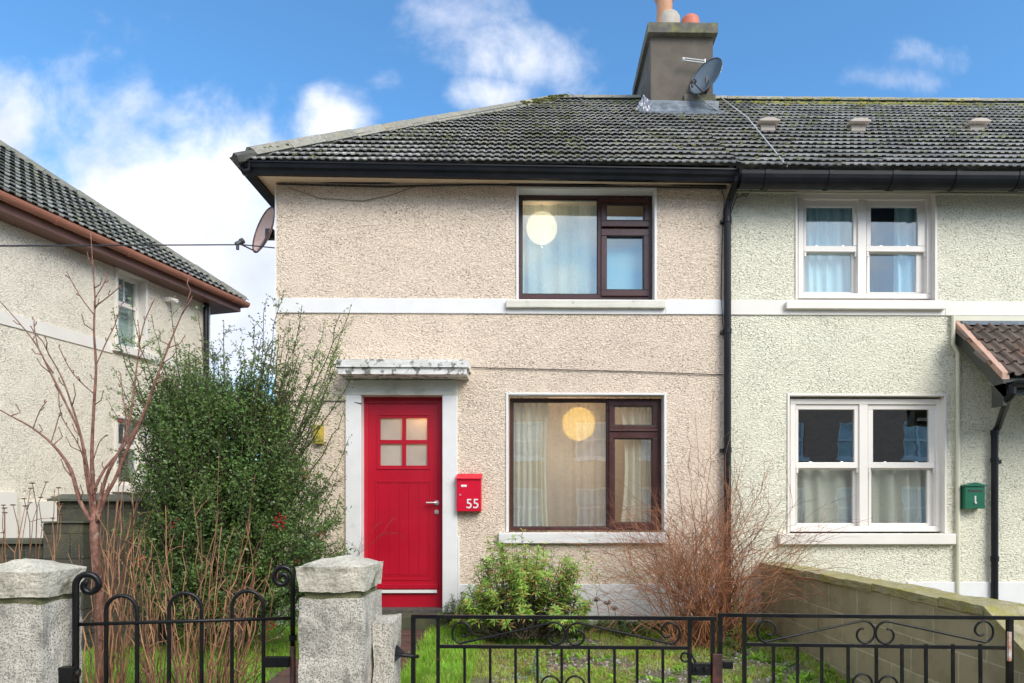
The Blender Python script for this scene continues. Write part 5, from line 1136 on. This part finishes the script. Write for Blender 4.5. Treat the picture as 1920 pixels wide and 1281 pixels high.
for i, (px, py, lb) in enumerate(((1118, 1126, 'round brown dried flower head on a thin stem against the white plinth'), (1139, 1132, 'middle brown dried flower head above the gate rail'), (1152, 1142, 'lowest brown dried flower head nearest the bare shrub'))):
    c = P(px, py, 5.6); t = thing('dried_flower', lb, 'dried flower', (c.x, c.y, gz(c.x, c.y)), 'dried flower heads by the plinth'); m = MB()
    for k in range(55): d = rdir(rs, .3); q = c + Vector((d.x * .032, d.y * .03, abs(d.z) * .024)); m.leaf(q, rdir(rs), rdir(rs), .014, .012)
    m.ball(c, .018, 8, 5, (1.2, 1, .7)); m.build('flower_head', seedm, t); m = MB(); m.tube(bend((c.x + .02, c.y, gz(c.x, c.y)), c, Vector((.015, 0, 0)), 5, 0, rs), .003, 5); m.build('stem', darktwig, t)

# --- grass, tufts, gravel, litter
def blades(name, n, area, h0, h1, w_, mat, seed, mask, label, cat='grass', lean=.35):
    rs = random.Random(seed); m = MB(); k = 0; tries = 0
    while k < n and tries < n * 12:
        tries += 1; x, y = rs.uniform(area[0], area[1]), rs.uniform(area[2], area[3])
        if not mask(x, y, rs): continue
        k += 1; z = gz(x, y) - .005; h = rs.uniform(h0, h1); a = rs.uniform(0, 6.28); s_ = Vector((cos(a), sin(a), 0)) * w_; d = Vector((rs.gauss(0, lean), rs.gauss(0, lean), 1)).normalized(); p = Vector((x, y, z)); q = p + d * h * .55; tip = q + (d + Vector((rs.gauss(0, lean), rs.gauss(0, lean), -.25))).normalized() * h * .5
        m.add([p - s_, p + s_, q + s_ * .7, q - s_ * .7, tip], [(0, 1, 2, 3), (3, 2, 4)])
    o = m.build(name, mat, loc=((area[0] + area[1]) / 2, (area[2] + area[3]) / 2, .3), kind='stuff'); tag(o, label, cat); return o
def nz(x, y, s=1.6, k=0): return noise.noise(Vector((x * s, y * s, k)))
blades('lawn_grass', 42000, (-4.6, -1.93, 3.7, 6.45), .03, .075, .0022, grassm, 51, lambda x, y, r: True, 'bright green lawn grass left of the path behind the pedestrian gate')
blades('rough_grass', 40000, (-.97, 2.3, 3.9, 6.45), .02, .06, .0024, grassy, 52, lambda x, y, r: nz(x, y, 1.8, 5) + (.35 if x < .1 else .02) + (y - 5.2) * .18 > -.06, 'patchy yellow-green grass behind the driveway gates')
blades('green_grass', 9000, (-.99, -.45, 3.9, 6.3), .05, .12, .003, grassm, 53, lambda x, y, r: r.random() < 1 - (x + .99) * 1.2, 'long green grass along the right edge of the red path')
def tufts(name, n, pos, h, w_, mat, seed, label, nb_=26):
    rs = random.Random(seed); m = MB()
    for k in range(n):
        x, y = pos(rs); z = gz(x, y) - .01
        for j in range(nb_):
            a = rs.uniform(0, 6.28); d = Vector((cos(a) * rs.uniform(.15, .9), sin(a) * rs.uniform(.15, .9), 1)).normalized(); s_ = Vector((-sin(a), cos(a), 0)) * w_; L = h * rs.uniform(.5, 1.2)
            p = Vector((x + rs.gauss(0, .015), y + rs.gauss(0, .015), z)); q = p + d * L * .5; t_ = q + (d + Vector((cos(a) * .7, sin(a) * .7, -.5))).normalized() * L * .5
            m.add([p - s_ * .6, p + s_ * .6, q + s_, q - s_, t_], [(0, 1, 2, 3), (3, 2, 4)])
    return tag(m.build(name, mat, loc=(0, 5.5, .3), kind='stuff'), label, 'ground cover')
tufts('strap_leaf_tufts', 90, lambda r: (r.uniform(.35, 1.9), r.uniform(5.9, 6.4)), .16, .005, sedge, 61, 'tufts of dark green strap leaves along the white plinth')
tufts('weeds', 330, lambda r: (r.uniform(-.2, 2.25), r.uniform(4.2, 6.1)), .06, .008, grassm, 62, 'small bright green weeds scattered over the gravelly bed', 12)
tufts('wall_foot_weeds', 60, lambda r: (r.uniform(1.75, 2.3), r.uniform(4.0, 6.0)), .10, .007, grassm, 63, 'leafy weeds along the foot of the olive block wall', 16)
tufts('shrub_foot_plants', 60, lambda r: (r.uniform(-.75, .3), r.uniform(5.6, 6.2)), .15, .004, sedge, 64, 'mixed low greenery at the foot of the green bush', 20)
rs = random.Random(71); m = MB(); k = 0
for k in range(3000):
    x, y = rs.uniform(-.3, 2.3), rs.uniform(4.0, 5.9)
    if nz(x, y, 1.8, 5) + (y - 5.2) * .18 > .14: continue
    m.ball((x, y, gz(x, y) + .003), rs.uniform(.006, .015), 5, 3, (rs.uniform(.7, 1.4), 1, .7))
tag(m.build('gravel', gravelm, loc=(1, 5, .3), kind='stuff'), 'grey gravel showing between weeds behind the driveway gates', 'gravel')
m = MB()
for k in range(420):
    x, y = (rs.gauss(.1, .35), rs.gauss(5.2, .3)) if k < 260 else (rs.uniform(-.5, 2.2), rs.uniform(4.3, 6))
    p = Vector((x, y, gz(x, y) + .012)); d = Vector((rs.gauss(0, 1), rs.gauss(0, 1), .15)).normalized(); m.leaf(p, d, d.cross(Vector((rs.gauss(0, .2), rs.gauss(0, .2), 1))).normalized(), rs.uniform(.03, .06), rs.uniform(.012, .03))
tag(m.build('leaf_litter', litterm, loc=(.3, 5, .3), kind='stuff'), 'fallen reddish-brown leaves lying on the grass behind the gate', 'leaves')

# ------------------------------------------------------------ terrace across the street (seen in the window reflections)
OY = -13.0
ot = thing('brick_terrace', 'brown brick terrace across the street mirrored in the ground-floor windows', 'house', (0, OY, -.1))
m = MB(); holes = []
for i in range(-4, 7):
    for (z0, z1) in ((.9, 2.5), (3.7, 5.2)): holes.append((i * 2.7 - .3 - .65, i * 2.7 - .3 + .65, z0, z1))
ow = MB(); wall_holes(ow, -16, 20, -.1, 6.6, OY, holes); ow.box(-16, 20, OY - 6, OY - 5.8, -.1, 6.6); ow.build('wall', brick, ot)
m = MB(); m.add([(-16.3, OY + .3, 6.55), (20.3, OY + .3, 6.55), (20.3, OY - 3, 9), (-16.3, OY - 3, 9), (-16.3, OY - 6.3, 6.55), (20.3, OY - 6.3, 6.55)], [(0, 1, 2, 3), (3, 2, 5, 4)]); m.build('roof', tile_l, ot)
for (x0, x1, z0, z1) in holes:
    f = MB(); y0, y1 = OY - .06, OY - .12
    f.box(x0, x0 + .08, y0, y1, z0, z1); f.box(x1 - .08, x1, y0, y1, z0, z1); f.box(x0 + .081, x1 - .081, y0, y1, z0, z0 + .1); f.box(x0 + .081, x1 - .081, y0, y1, z1 - .08, z1); f.box((x0 + x1) / 2 - .04, (x0 + x1) / 2 + .04, y0, y1, z0 + .101, z1 - .081); f.box(x0 + .081, (x0 + x1) / 2 - .041, y0, y1, (z0 + z1) / 2 - .04, (z0 + z1) / 2 + .04); f.box((x0 + x1) / 2 + .041, x1 - .081, y0, y1, (z0 + z1) / 2 - .04, (z0 + z1) / 2 + .04)
    f.box(x0 - .1, x1 + .1, OY + .1, OY - .05, z0 - .12, z0 - .001)
    wd = f.build('window', surround_white, ot); g = MB(); g.box(x0, x1, OY - .13, OY - .14, z0, z1); g.build('pane', M('far_pane', (.55, .62, .62), (.30, .36, .38), 1.5, .1) if 'far_pane' not in bpy.data.materials else bpy.data.materials['far_pane'], wd)
